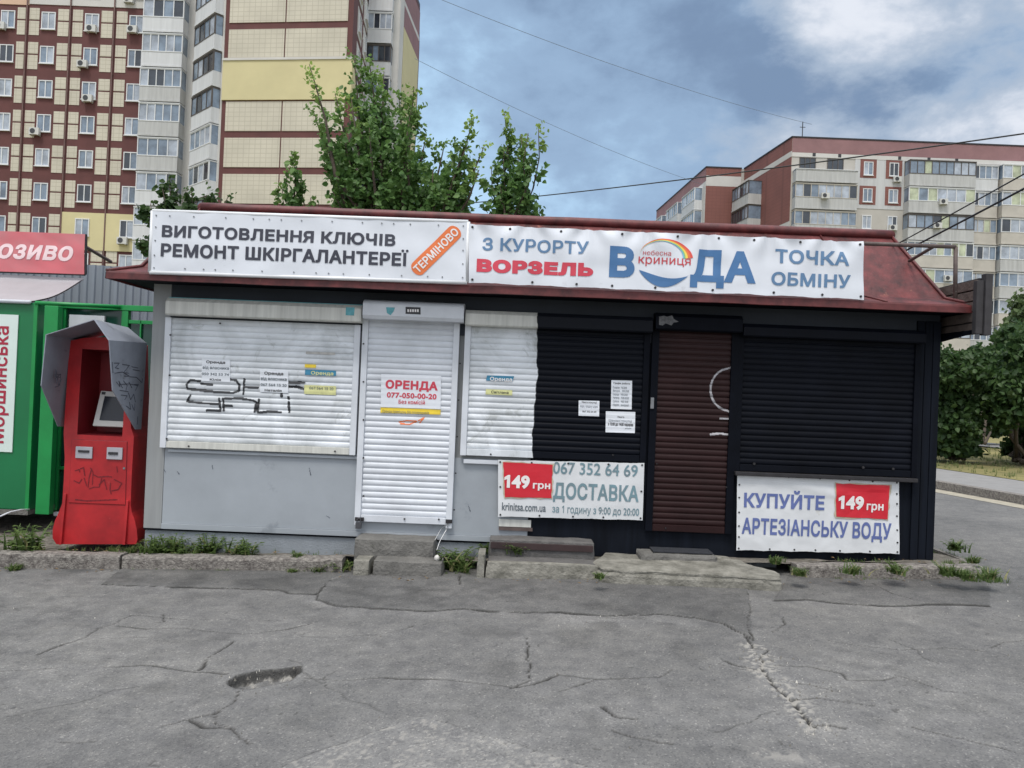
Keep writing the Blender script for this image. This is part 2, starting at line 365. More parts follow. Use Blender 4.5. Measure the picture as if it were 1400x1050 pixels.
# ------------------------------------------------------------------ ground, road, kerbs
KERB_Y = 6.72
def road_mat():
    m = bpy.data.materials.new('worn_asphalt'); m.use_nodes = True; nt = m.node_tree; N = nt.nodes; L = nt.links; b = N['Principled BSDF']
    b.inputs['Roughness'].default_value = .88; b.inputs['Specular IOR Level'].default_value = .3
    g = N.new('ShaderNodeNewGeometry')
    def no(s, d, r=.6):
        n = N.new('ShaderNodeTexNoise'); n.inputs['Scale'].default_value = s; n.inputs['Detail'].default_value = d; n.inputs['Roughness'].default_value = r; L.new(g.outputs['Position'], n.inputs['Vector']); return n.outputs['Fac']
    def rmp(v, stops):
        r = N.new('ShaderNodeValToRGB'); e = r.color_ramp.elements
        while len(e) < len(stops): e.new(.5)
        for i, (p, c) in enumerate(stops): e[i].position = p; e[i].color = (*c, 1)
        L.new(v, r.inputs[0]); return r.outputs[0]
    def mix(f, a, c, t='MIX'):
        n = N.new('ShaderNodeMix'); n.data_type = 'RGBA'; n.blend_type = t
        for i, v in ((0, f), (6, a), (7, c)):
            if isinstance(v, (int, float)): n.inputs[i].default_value = v
            elif isinstance(v, tuple): n.inputs[i].default_value = (*v, 1)
            else: L.new(v, n.inputs[i])
        return n.outputs[2]
    def attr(nm): a = N.new('ShaderNodeAttribute'); a.attribute_name = nm; return a.outputs['Fac']
    big = rmp(no(.55, 6), [(.28, (.118, .117, .115)), (.5, (.160, .157, .153)), (.62, (.182, .178, .171)), (.75, (.222, .215, .204))])
    v = N.new('ShaderNodeTexVoronoi'); v.inputs['Scale'].default_value = 115; L.new(g.outputs['Position'], v.inputs['Vector'])
    spk = rmp(v.outputs['Color'], [(.0, (.45, .45, .47)), (.3, (.85, .85, .86)), (.8, (1.08, 1.08, 1.07)), (1.0, (2.1, 2.06, 1.98))])
    c = mix(.74, big, spk, 'MULTIPLY')
    mid = rmp(no(7, 8, .7), [(.33, (.74, .74, .76)), (.5, (.98, .98, .98)), (.66, (1.16, 1.15, 1.13))]); c = mix(.85, c, mid, 'MULTIPLY')
    dust = N.new('ShaderNodeMapRange'); dust.inputs['From Min'].default_value = .58; dust.inputs['From Max'].default_value = .78; L.new(no(1.7, 9, .7), dust.inputs['Value'])
    dm = N.new('ShaderNodeMath'); dm.operation = 'MULTIPLY'; dm.inputs[1].default_value = .45; L.new(dust.outputs[0], dm.inputs[0]); c = mix(dm.outputs[0], c, (.27, .262, .245))
    tn = N.new('ShaderNodeMath'); tn.operation = 'ADD'; tn.inputs[1].default_value = 1.0; L.new(attr('tone'), tn.inputs[0])
    cc = N.new('ShaderNodeCombineXYZ')
    for i in range(3): L.new(tn.outputs[0], cc.inputs[i])
    c = mix(1.0, c, cc.outputs[0], 'MULTIPLY')
    c = mix(attr('crack_and_shade'), c, (.026, .025, .023)); c = mix(attr('grit'), c, (.30, .285, .26)); L.new(c, b.inputs['Base Color'])
    bp = N.new('ShaderNodeBump'); bp.inputs['Strength'].default_value = .55; bp.inputs['Distance'].default_value = .006
    h = N.new('ShaderNodeMath'); h.operation = 'ADD'; L.new(v.outputs['Distance'], h.inputs[0]); L.new(no(60, 4), h.inputs[1]); L.new(h.outputs[0], bp.inputs['Height']); L.new(bp.outputs[0], b.inputs['Normal'])
    return m
MT['road'] = road_mat()

RX0, RX1, RY0, RY1 = -5.3, 5.5, 2.75, 7.35
def build_road():
    st = .0115; xs = np.arange(RX0, RX1 + st / 2, st); ys = np.arange(RY0, RY1 + st / 2, st); X, Y = np.meshgrid(xs, ys); nx, ny = len(xs), len(ys)
    Z = SLOPE * X + .010 * (vnoise(X * .8, Y * .8, 1) - .5) + .006 * (vnoise(X * 2.6, Y * 2.6, 2) - .5)
    crack_and_shade = np.zeros_like(X); tone = np.zeros_like(X); grit = np.zeros_like(X)
    def lp(c): return (c[0] / 2, c[1] / 2 + 780)
    def rp(c): return (c[0] / 2 + 700, c[1] / 2 + 780)
    def world(pts): return [tuple(gp(*p).xy) for p in pts]
    def rough(pts, seed, amp=.016):
        out = []
        for (a, b) in zip(pts[:-1], pts[1:]):
            n = max(2, int(math.hypot(b[0] - a[0], b[1] - a[1]) / .03))
            for k in range(n):
                t = k / n; x = a[0] + (b[0] - a[0]) * t; y = a[1] + (b[1] - a[1]) * t
                e = amp * min(1, 1.0)
                out.append((x + e * (nz(x * 9, y * 9, seed) + .6 * nz(x * 28, y * 28, seed + 9)), y + e * (nz(x * 9, y * 9, seed + 50) + .6 * nz(x * 28, y * 28, seed + 70))))
        out.append(pts[-1]); return out
    def dist(poly, pad):
        P = np.array(poly); x0, y0 = P.min(0) - pad; x1, y1 = P.max(0) + pad
        i0, i1 = np.searchsorted(xs, [x0, x1]); j0, j1 = np.searchsorted(ys, [y0, y1])
        if i1 <= i0 or j1 <= j0: return None
        sl = (slice(j0, j1), slice(i0, i1)); gx, gy = X[sl], Y[sl]; D = np.full(gx.shape, 9.0)
        for a, b in zip(P[:-1], P[1:]):
            d = b - a; l2 = max(1e-9, d @ d); t = np.clip(((gx - a[0]) * d[0] + (gy - a[1]) * d[1]) / l2, 0, 1)
            D = np.minimum(D, np.hypot(gx - a[0] - t * d[0], gy - a[1] - t * d[1]))
        return sl, D
    def do_crack(pts, w, seed, depth=.012, strength=1.0, amp=.016):
        r = rough(world(pts), seed, amp); q = dist(r, .2)
        if q is None: return
        sl, D = q; gx, gy = X[sl], Y[sl]
        ww = w * (.34 + 1.30 * vnoise(gx * 7, gy * 7, seed + 3) * vnoise(gx * 2.1, gy * 2.1, seed + 5) * 1.5)
        m = np.clip(1.25 - D / np.maximum(ww, 1e-4), 0, 1) * strength
        crack_and_shade[sl] = np.maximum(crack_and_shade[sl], m); Z[sl] -= depth * m
        halo = np.clip(1 - D / .09, 0, 1) * vnoise(gx * 5, gy * 5, seed + 8) * .10; tone[sl] += halo * strength
    def inside(poly):
        P = poly; c = np.zeros(X.shape, bool)
        for (x1, y1), (x2, y2) in zip(P, P[1:] + P[:1]):
            if y1 == y2: continue
            k = ((y1 > Y) != (y2 > Y)) & (X < (x2 - x1) * (Y - y1) / (y2 - y1) + x1); c ^= k
        return c
    b1 = [lp(c) for c in [(275, 40), (460, 48), (640, 52), (760, 55), (800, 65), (865, 66), (890, 45), (905, 25), (960, 6)]]
    b2 = [lp(c) for c in [(960, 6), (900, 30), (868, 66), (866, 80), (920, 97), (1040, 105), (1160, 112), (1260, 107), (1400, 116)]] + [rp(c) for c in [(130, 115), (250, 125), (400, 120), (500, 130), (580, 145), (640, 178), (660, 190), (650, 130), (648, 65), (640, 40)]]
    b3 = [rp(c) for c in [(715, 82), (800, 78), (900, 90), (1040, 98), (1150, 93), (1250, 95), (1305, 97), (1310, 50), (1290, 25)]]
    b4 = [(330, 1075), (420, 1030), (577, 979), (700, 1015), (815, 1052), (900, 1085)]
    up1 = [(470, 778), (330, 776), (170, 776)]; up2 = [(1010, 790), (800, 780), (600, 776)]; up3 = [(1300, 788), (1080, 785)]
    for k, (bd, up, tn, w) in enumerate(((b1, up1, -.25, .010), (b2, up2, -.17, .013), (b3, up3, -.19, .015))):
        r = rough(world(bd), 100 + k, .02); ins = inside(r + world(up)); tone[ins] += tn * (.8 + .4 * vnoise(X[ins] * 3, Y[ins] * 3, 40 + k)); Z[ins] += .008
        do_crack(bd[:7] if k == 0 else bd[2:-3] if k == 1 else bd[:7], w, 100 + k, .008, .95, .02)
        q = dist(r, .3); sl, D = q; out = ~ins[sl]; tone[sl] += np.where(out, np.clip(1 - D / .16, 0, 1) * .22 * vnoise(X[sl] * 6, Y[sl] * 6, 60 + k), 0)
    ins = inside(rough(world(b4), 133, .012)); tone[ins] += .12; Z[ins] += .003
    spk = (vnoise(X * 60, Y * 60, 77) > .74) & ins; grit[spk] = .65; Z[ins] += .003 * (vnoise(X[ins] * 55, Y[ins] * 55, 78) - .5); do_crack(b4, .004, 134, .004, .7, .012)
    # worn tracks, lighter bleached areas
    tone += .16 * (vnoise(X * .55 + 3, Y * 1.3, 21) - .5) + .10 * (vnoise(X * 1.9, Y * 3.1, 22) - .5)
    LC = [([(105, 230), (150, 210), (235, 180), (270, 155), (310, 145)], .011), ([(320, 150), (400, 158), (500, 155), (580, 165), (660, 172), (780, 160), (860, 140)], .008), ([(430, 140), (450, 140), (445, 120)], .006),
          ([(640, 192), (600, 215), (565, 245), (545, 270)], .008), ([(0, 275), (100, 270), (190, 262)], .006), ([(290, 262), (420, 258), (500, 272), (620, 280)], .009), ([(830, 295), (950, 298), (1060, 292), (1200, 295), (1320, 310), (1400, 318)], .007),
          ([(655, 325), (640, 360), (600, 385), (585, 415), (640, 428), (655, 455), (690, 470)], .009), ([(600, 385), (520, 405), (440, 425)], .013), ([(520, 408), (560, 423), (640, 430)], .012), ([(160, 466), (200, 468), (260, 463)], .007), ([(240, 185), (400, 180)], .005),
          ([(800, 165), (830, 178), (940, 180), (1060, 170), (1130, 150)], .005), ([(310, 145), (360, 120), (520, 135), (640, 132), (780, 137)], .005), ([(1255, 40), (1255, 10)], .008)]
    RC = [([(40, 185), (45, 240), (50, 300), (0, 322)], .008), ([(0, 322), (60, 310), (130, 285), (240, 295), (340, 292), (400, 290), (440, 270)], .010), ([(640, 180), (660, 210), (700, 215), (680, 240), (690, 280), (730, 330), (770, 360), (800, 400), (830, 430)], .017),
          ([(690, 290), (740, 300), (820, 315), (900, 330)], .008), ([(760, 350), (850, 350), (940, 365), (990, 370)], .007), ([(800, 400), (820, 425), (870, 420), (910, 430)], .013), ([(245, 370), (280, 395), (340, 405)], .009), ([(270, 435), (330, 452), (400, 470), (440, 475)], .009),
          ([(1050, 285), (1100, 300), (1180, 330), (1240, 335)], .006), ([(1100, 430), (1180, 450), (1300, 480), (1390, 505)], .007), ([(580, 245), (640, 265), (680, 275)], .009), ([(740, 125), (745, 145), (710, 165), (730, 178)], .007), ([(985, 35), (1040, 65), (1095, 80)], .006),
          ([(1310, 210), (1340, 197), (1400, 190)], .007), ([(1310, 120), (1400, 140)], .006), ([(860, 190), (960, 205), (1060, 215), (1200, 210), (1300, 220)], .006), ([(1050, 290), (1000, 300), (920, 300), (900, 280), (820, 262), (720, 258)], .006), ([(645, 60), (652, 110), (640, 150), (660, 190)], .006), ([(560, 250), (600, 265), (690, 280)], .006), ([(130, 330), (200, 305), (240, 295)], .005)]
    for k, (c, w) in enumerate(LC): do_crack([lp(p) for p in c], w, 200 + k)
    for k, (c, w) in enumerate(RC): do_crack([rp(p) for p in c], w, 260 + k)
    # fine random craze lines
    r2 = random.Random(5)
    for k in range(9):
        x, y = r2.uniform(-3.6, 3.8), r2.uniform(3.3, 6.2); a = r2.uniform(0, math.pi); pts = [(x, y)]
        for i in range(r2.randint(3, 6)): a += r2.uniform(-.6, .6); x += math.cos(a) * .12; y += math.sin(a) * .12; pts.append((x, y))
        r = rough(pts, 300 + k, .02); q = dist(r, .06)
        if q: sl, D = q; m = np.clip(1.2 - D / (.004 + .004 * vnoise(X[sl] * 9, Y[sl] * 9, k)), 0, 1) * .6; crack_and_shade[sl] = np.maximum(crack_and_shade[sl], m); Z[sl] -= .004 * m
    # rubble in the wide crack
    q = dist(world([rp(c) for c in [(660, 210), (690, 280), (770, 360), (830, 430)]]), .25); sl, D = q
    g = (vnoise(X[sl] * 48, Y[sl] * 48, 91) > .62) * np.clip(1.1 - D / (.06 + .07 * vnoise(X[sl] * 6, Y[sl] * 6, 92)), 0, 1); grit[sl] = np.maximum(grit[sl], np.clip(g * 1.7, 0, .95)); Z[sl] += .006 * g
    q = dist(world([rp(c) for c in [(690, 505), (800, 512)]]), .2); sl, D = q; g = np.clip(1.1 - D / .07, 0, 1) * (vnoise(X[sl] * 25, Y[sl] * 25, 95) > .5); grit[sl] = np.maximum(grit[sl], g * .6)
    # pothole; shade of its wall and rim is painted in as a dark band
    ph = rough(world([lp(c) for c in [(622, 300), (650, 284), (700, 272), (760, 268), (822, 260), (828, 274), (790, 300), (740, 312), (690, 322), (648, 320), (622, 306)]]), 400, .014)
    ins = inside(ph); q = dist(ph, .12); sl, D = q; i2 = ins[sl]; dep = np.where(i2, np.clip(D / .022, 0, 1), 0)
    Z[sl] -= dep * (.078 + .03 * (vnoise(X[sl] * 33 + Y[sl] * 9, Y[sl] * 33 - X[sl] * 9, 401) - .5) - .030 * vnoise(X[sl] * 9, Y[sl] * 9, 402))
    crack_and_shade[sl] = np.maximum(crack_and_shade[sl], np.where(i2, np.clip(.80 - (D - .012) / .045, .08, .80), np.clip(1 - D / .012, 0, 1) * .7)); gg = np.where(i2 & (D > .02), np.clip((vnoise(X[sl] * 39 + Y[sl] * 27, Y[sl] * 39 - X[sl] * 27, 404) - .52) * 4, 0, .85), 0); grit[sl] = np.maximum(grit[sl], gg); tone[sl] += np.where(i2, 0, np.clip(1 - D / .09, 0, 1) * .15)
    st_ = vnoise(X * 1.1 + 9, Y * 1.6, 71) * vnoise(X * 4.3, Y * 4.9, 72); tone -= .20 * np.clip((st_ - .40) / .3, 0, 1)
    tone += .16 * (vnoise(X * 13, Y * 13, 73) - .5) * vnoise(X * 1.3, Y * 1.3, 74) * 2
    for k, (pl, w_, a_) in enumerate((([(866, 84), (940, 112), (1060, 120), (1200, 122), (1395, 128)], .12, .28), ([(20, 130), (100, 130), (190, 120), (60, 180)], .18, .16))):
        q = dist(world([lp(c) for c in pl]), .4); sl, D = q; tone[sl] += a_ * np.clip(1 - D / w_, 0, 1) * vnoise(X[sl] * 4, Y[sl] * 5, 120 + k) * (tone[sl] > -.09)
    q = dist(world([rp(c) for c in [(130, 135), (270, 140), (420, 140), (560, 152)]]), .5); sl, D = q; tone[sl] += .34 * np.clip(1 - D / .16, 0, 1) * vnoise(X[sl] * 4, Y[sl] * 6, 124) * (tone[sl] > -.09)
    q = dist(world([rp(c) for c in [(660, 230), (720, 300), (800, 400), (850, 430)]]), .6); sl, D = q; tone[sl] += .22 * np.clip(1 - D / .30, 0, 1) * vnoise(X[sl] * 5, Y[sl] * 5, 126)
    # small lost chips of aggregate everywhere
    pit = vnoise(X * 30, Y * 30, 55) > .955; crack_and_shade[pit] = np.maximum(crack_and_shade[pit], .45); Z[pit] -= .004
    gutter_tone = np.clip(1 - (KERB_Y - Y) / .14, 0, 1) * (Y < KERB_Y + .1) * (X < 4.3); tone -= .20 * gutter_tone * vnoise(X * 4, Y * 9, 31)  # road tone darkens towards the kerb
    for z in (Z,):
        edge = np.minimum(np.minimum(X - RX0, RX1 - X), np.minimum(Y - RY0, RY1 - Y)); f = np.clip(edge / .25, 0, 1); z[:] = f * z + (1 - f) * (SLOPE * X)
        tone[:] *= f
    V = np.stack([X.ravel(), Y.ravel(), Z.ravel()], 1).astype(np.float32)
    idx = np.arange(nx * ny).reshape(ny, nx); Fq = np.stack([idx[:-1, :-1].ravel(), idx[:-1, 1:].ravel(), idx[1:, 1:].ravel(), idx[1:, :-1].ravel()], 1).astype(np.int32)
    me = bpy.data.meshes.new('road'); me.vertices.add(len(V)); me.vertices.foreach_set('co', V.ravel()); me.loops.add(Fq.size); me.loops.foreach_set('vertex_index', Fq.ravel())
    me.polygons.add(len(Fq)); me.polygons.foreach_set('loop_start', np.arange(0, Fq.size, 4, dtype=np.int32)); me.polygons.foreach_set('use_smooth', np.ones(len(Fq), bool)); me.update(calc_edges=True)
    for nm, A in (('crack_and_shade', crack_and_shade), ('tone', tone), ('grit', grit)):
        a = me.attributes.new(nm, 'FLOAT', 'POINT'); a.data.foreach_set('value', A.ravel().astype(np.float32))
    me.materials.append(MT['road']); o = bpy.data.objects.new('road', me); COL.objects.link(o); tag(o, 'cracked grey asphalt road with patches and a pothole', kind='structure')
    return o
build_road()

def sheet(name, rects, dz, mat, label, kind='structure', step=1.0):
    mb = MB()
    for (x0, x1, y0, y1) in rects:
        nx = max(1, min(60, int((x1 - x0) / step))); ny = max(1, min(60, int((y1 - y0) / step)))
        gx = sorted(set([x0 + (x1 - x0) * i / nx for i in range(nx + 1)] + [c for c in (-11.0, 9.0) if x0 < c < x1]))
        vs = []; fs = []; n = len(gx)
        for j in range(ny + 1):
            for x in gx: vs.append((x, y0 + (y1 - y0) * j / ny, G(x) + dz))
        for j in range(ny):
            for i in range(n - 1): fs.append((j * n + i, j * n + i + 1, (j + 1) * n + i + 1, (j + 1) * n + i))
        mb.add(vs, fs)
    o = mb.build(name, mat, fix=False); return tag(o, label, kind=kind)
sheet('road', [(-40, RX0 + .03, -14, 7.4), (RX0 + .03, RX1 - .03, -14, RY0 + .03), (RX1 - .03, 40, -14, 7.4), (4.2, 8.6, 7.33, 60)], -.006, MT['road'], 'grey asphalt side street and carriageway beyond the cracked patch')
sheet('ground', [(-600, 600, -300, 1500)], -.30, MT['grass_ground'], 'wide flat ground reaching the horizon', step=30)

# the raised island the kiosk stands on: kerb stones, soil
PAD = .115
def pad():
    mb = MB(); xs = [-12 + i * .12 for i in range(int(16.25 / .12) + 1)]; ys = [6.86 + j * .12 for j in range(36)]
    vs = []; fs = []
    for j, y in enumerate(ys):
        for x in xs:
            d = PAD - .012 - .05 * min(1, max(0, (y - 6.9) / .3)) * (1 if x < 0 else .4) + .03 * nz(x * 3, y * 3) + .012 * nz(x * 11, y * 11)
            lim = 4.22
            vs.append((min(x, lim), y, G(x) + d))
    n = len(xs)
    for j in range(len(ys) - 1):
        for i in range(n - 1): fs.append((j * n + i, j * n + i + 1, (j + 1) * n + i + 1, (j + 1) * n + i))
    mb.add(vs, fs); tag(mb.build('soil', MT['soil'], fix=False, smooth=True), 'bare dusty soil strip behind the kerb', kind='structure')
pad()
def kerbs():
    segs = [(-12, -9.2), (-9.2, -6.2), (-6.18, -3.36), (-3.34, -1.42), (2.55, 4.12)]; r = random.Random(3)
    mb = MB()
    for k, (x0, x1) in enumerate(segs):
        n = max(2, int((x1 - x0) / .06)); top = PAD + (.012 if k == 2 else 0); prof = [(6.72, -.05), (6.715, top * .80), (6.722, top * .95), (6.738, top), (6.80, top + .002), (6.875, top - .004), (6.88, -.05)]
        vs = []; fs = []; m = len(prof)
        for i in range(n + 1):
            x = x0 + (x1 - x0) * i / n
            for q, (y, z) in enumerate(prof):
                w = 1 if 0 < q < m - 1 else 0
                vs.append((x, y + w * (.014 * nz(x * 5, q, k) + .010 * nz(x * 19, q * 3.3, k)), G(x) + z + w * (.008 * nz(x * 4, q * .3, k + 7) + .008 * nz(x * 21, q * 2.1, k + 3))))
        for i in range(n):
            for q in range(m - 1): fs.append((i * m + q, i * m + q + 1, (i + 1) * m + q + 1, (i + 1) * m + q))
        fs += [tuple(range(m)), tuple(n * m + q for q in range(m))]
        mb.add(vs, fs)
    # low kerb curving back round the right-hand corner of the island
    path = [gp(1352, 778, .05), gp(1384, 790, .03), gp(1345, 764, .05), gp(1300, 748, .05), gp(1283, 741, .05)]
    pts = [Vector((4.12, 6.80, 0)), Vector((4.28, 6.95, 0)), Vector((4.34, 7.25, 0)), Vector((4.34, 8.2, 0)), Vector((4.34, 11.2, 0))]
    for a, b in zip(pts[:-1], pts[1:]):
        d = (b - a).normalized(); s = Vector((d.y, -d.x, 0)) * .06; a2 = a + d * .004; b2 = b - d * .004
        za, zb = G(a.x), G(b.x); h = .075
        mb.hexa([(*(a2 - s).xy, za - .05), (*(a2 + s).xy, za - .05), (*(b2 + s).xy, zb - .05), (*(b2 - s).xy, zb - .05), (*(a2 - s).xy, za + h), (*(a2 + s).xy, za + h - .02), (*(b2 + s).xy, zb + h - .02), (*(b2 - s).xy, zb + h)])
    tag(mb.build('kerb', MT['kerb']), 'worn granite kerb along the kiosk', kind='structure')
kerbs()
# far side of the side street: kerb, pavement, grass
def far_side():
    A = gp(1279, 668); B = gp(1400, 690); d = (A - B).xy.normalized(); nrm = Vector((d.y, -d.x)); 
    def strip(o0, o1, z, name, mat, label, t0=-26, t1=70, n=60, edge=None, wob=0):
        mb = MB(); vs = []; fs = []
        for i in range(n + 1):
            t = t0 + (t1 - t0) * i / n
            for k, o in enumerate((o0, o1)):
                p = Vector(B.xy) + d * t + nrm * (o + (wob * nz(t * .8, o) if k == 1 else 0)); vs.append((p.x, p.y, G(p.x) + z))
        for i in range(n): fs.append((2 * i, 2 * i + 1, 2 * i + 3, 2 * i + 2))
        if edge is not None:
            b = len(vs)
            for i in range(n + 1):
                t = t0 + (t1 - t0) * i / n; p = Vector(B.xy) + d * t + nrm * o0; vs += [(p.x, p.y, G(p.x) - .02)]
            for i in range(n): fs.append((b + i, b + i + 1, 2 * i + 2, 2 * i))
        mb.add(vs, fs); return tag(mb.build(name, mat, fix=False), label, kind='structure')
    strip(0, .16, .13, 'kerb', MT['kerb'], 'pale kerb across the side street', edge=1)
    strip(.16, 1.75, .12, 'pavement', MT['pavement'], 'grey asphalt pavement across the side street')
    g = strip(1.75, 60, .128, 'grass', MT['grass_ground'], 'dry mown lawn beyond the pavement')
    strip(-.34, -.02, -.001, 'road_dust', pmat('dust_strip', lin(186, 178, 160, .75), .95, .3, 6), 'pale dust lying along the far kerb', wob=0)
    strip(10.5, 13.0, .134, 'path', MT['pavement'], 'narrow path beyond the bushes')
    return Vector(B.xy), d, nrm
FB, FD, FN = far_side()

# ------------------------------------------------------------------ kiosk
D = 7.1
XL, XR = at(203, 560, D).x, at(1280, 610, D).x
kiosk = thing('kiosk', (0.3, D, .1), 'low trading kiosk, left half grey, right half black, under a rusty red roof', 'kiosk')
BW = at(728, 560, D).x                        # where black paint takes over
ZB = .205; ZT = 2.47
MB().box(XL, XR, D + .03, D + 2.6, ZB - .02, ZT).build('wall', MT['pillar_wall'], kiosk)
MB().box(XL, at(230, 500, D).x, D, D + .027, ZB, ZT - .001).build('corner_pillar', MT['pillar_wall'], kiosk, bevel=.004)
x_a = at(230, 500, D).x + .003
MB().box(x_a, BW - .002, D + .004, D + .029, ZB + .052, .965).build('wall_panel', MT['grey_wall'], kiosk)
MB().box(x_a, BW - .002, D - .008, D + .028, ZB + .0, ZB + .05).build('base_rail', MT['grey_wall'], kiosk, bevel=.003)
MB().box(XL + .002, BW - .002, D + .003, D + .034, ZB - .016, ZB - .003).build('base_groove', MT['black_paint'], kiosk)
MB().box(x_a, XR - .002, D + .002, D + .0285, 2.10, ZT - .002).build('header_band', MT['navy_band'], kiosk)
MB().box(BW, XR, D + .001, D + .028, ZB - .09, 2.098).build('black_wall', MT['black_wall'], kiosk)
# right-hand corner boards
x0 = at(1249, 560, D).x
mb = MB()
for i in range(3):
    w = (XR - x0) / 3; mb.box(x0 + i * w + .003, x0 + (i + 1) * w - .003, D - .022, D - .001, ZB - .10, 2.40)
mb.build('corner_boards', MT['black_wall'], kiosk, bevel=.003)
# foundation below the cladding (grey paint, left) 
mb = MB(); n = 60; 
vs = []; fs = []
for i in range(n + 1):
    x = XL + .01 + (2.5 - XL) * i / n; vs += [(x, D + .014 + .006 * nz(x * 6, 2), G(x) - .1), (x, D + .020 + .004 * nz(x * 6, 5), ZB - .02)]
for i in range(n): fs.append((2 * i, 2 * i + 2, 2 * i + 3, 2 * i + 1))
mb.add(vs, fs); mb.build('foundation', MT['found'], kiosk, fix=False)

# roof: hipped metal skirt with a turned-down edge and a rolled cap round the flat top
YE = 6.735
eL, eR = at(146, 368, YE).x, at(1338, 416, YE).x
zE = at(700, 393, YE).z
YT = 7.55
tL, tR = at(276, 283, YT).x, at(1218, 322, YT).x
zT = at(700, 303, YT).z
def roof():
    yb_e, yb_t = D + 2.95, D + 2.15
    E = [(eL, YE, zE), (eR, YE, zE), (eR, yb_e, zE), (eL, yb_e, zE)]; T = [(tL, YT, zT), (tR, YT, zT), (tR, yb_t, zT), (tL, yb_t, zT)]
    mb = MB()
    def bell(t): return .12 * t / .35 if t < .35 else .12 + .88 * (t - .35) / .65
    for k in range(4):
        a, b, c, d = Vector(E[k]), Vector(E[(k + 1) % 4]), Vector(T[(k + 1) % 4]), Vector(T[k])
        nu, nv = 48 if k % 2 == 0 else 16, 20; vs = []; fs = []
        for j in range(nv + 1):
            for i in range(nu + 1):
                tj = j / nv; p = a.lerp(b, i / nu).lerp(d.lerp(c, i / nu), tj); p.z = zE + (zT - zE) * bell(tj); e = .012 * nz(p.x * 2.1, p.y * 2.1, p.z * 2) if 0 < j < nv and 0 < i < nu else 0
                vs.append((p.x, p.y, p.z + e))
        for j in range(nv):
            for i in range(nu): fs.append((j * (nu + 1) + i, j * (nu + 1) + i + 1, (j + 1) * (nu + 1) + i + 1, (j + 1) * (nu + 1) + i))
        mb.add(vs, fs)
    mb.add([(x, y, z - .002) for x, y, z in T], [(0, 1, 2, 3)])
    r = mb.build('roof', MT['roof'], kiosk)
    # turned-down edge
    mb = MB(); h = .062
    for k in range(4):
        a, b = Vector(E[k]), Vector(E[(k + 1) % 4]); d = (b - a).normalized(); s = Vector((d.y, -d.x, 0))
        n = 40; vs = []; fs = []
        for i in range(n + 1):
            p = a.lerp(b, i / n); w = .006 * nz(p.x * 2.3, p.y * 2.3, 4)
            for q, (o, z) in enumerate(((.004, .006), (.010, -.01), (.012, -h), (.0, -h - .004), (-.008, -h), (-.008, .0))): vs.append(p + s * (o + w) + Vector((0, 0, z + w * .6)))
        for i in range(n):
            for q in range(6): fs.append((i * 6 + q, i * 6 + (q + 1) % 6, (i + 1) * 6 + (q + 1) % 6, (i + 1) * 6 + q))
        mb.add(vs, fs)
    mb.build('eave_edge', MT['roof_edge'], r)
    # soffit
    MB().box(eL + .02, eR - .02, YE + .012, yb_e - .02, zE - .050, zE - .034).build('soffit', MT['black_paint'], r)
    # rolled cap
    mb = MB(); q = [Vector(t) + Vector((0, 0, .02)) for t in T]
    for k in range(4):
        a, b = q[k], q[(k + 1) % 4]; n = 30; mb.tube([a.lerp(b, i / n) + Vector((0, 0, .006 * nz(i * .7, k))) for i in range(n + 1)], .045, 10)
    mb.build('ridge_cap', MT['roof_edge'], r, smooth=True)
    # folded seams up the slope and along the hips
    def seam(p, q2, rad=.008): MB().tube([Vector((*Vector(p).lerp(Vector(q2), t_).xy, zE + (zT - zE) * bell(t_) + .008)) + Vector((0, -.004, 0)) for t_ in (0, .1, .2, .3, .35, .4, .6, .8, 1)], rad, 6).build('seam', MT['roof_edge'], r, smooth=True)
    for k in range(2): seam(E[k], T[k], .016)
    for t in (.12, .37, .895):
        xe = eL + (eR - eL) * t; xt = tL + (tR - tL) * t; seam((xe, YE, zE), (xt, YT, zT))
    for t in (.3, .6): seam((eR, YE + (yb_e - YE) * t, zE), (tR, YT + (yb_t - YT) * t, zT))
roof()

# shutters ---------------------------------------------------------
PITCH_S = .054
def sprof(z, z0, d=.009):
    t = ((z - z0) / PITCH_S) % 1.0
    return d * (math.sin(math.pi * min(1, t / .86)) ** .55 if t < .86 else 0.0) 
def slats(x0, x1, z0, z1, Y, mat, parent, warp=.0035, d=.009):
    ts = (0, .05, .14, .30, .5, .68, .78, .84, .87, .97); zs = []; k = 0
    while z0 + k * PITCH_S < z1:
        zs += [z0 + (k + t) * PITCH_S for t in ts if z0 + (k + t) * PITCH_S <= z1]; k += 1
    nx = 14; vs = []; fs = []; n = nx + 1
    for z in zs:
        for i in range(n):
            x = x0 + (x1 - x0) * i / nx
            vs.append((x, Y - sprof(z, z0, d) - warp * nz(x * 1.7, math.floor((z - z0) / PITCH_S) * .45, 3), z + .0022 * nz(x * 1.1, math.floor((z - z0) / PITCH_S) * 3.7, 8)))
    for j in range(len(zs) - 1):
        for i in range(nx): fs.append((j * n + i, j * n + i + 1, (j + 1) * n + i + 1, (j + 1) * n + i))
    o = MB().add(vs, fs).build('slats', mat, parent, fix=False); return o
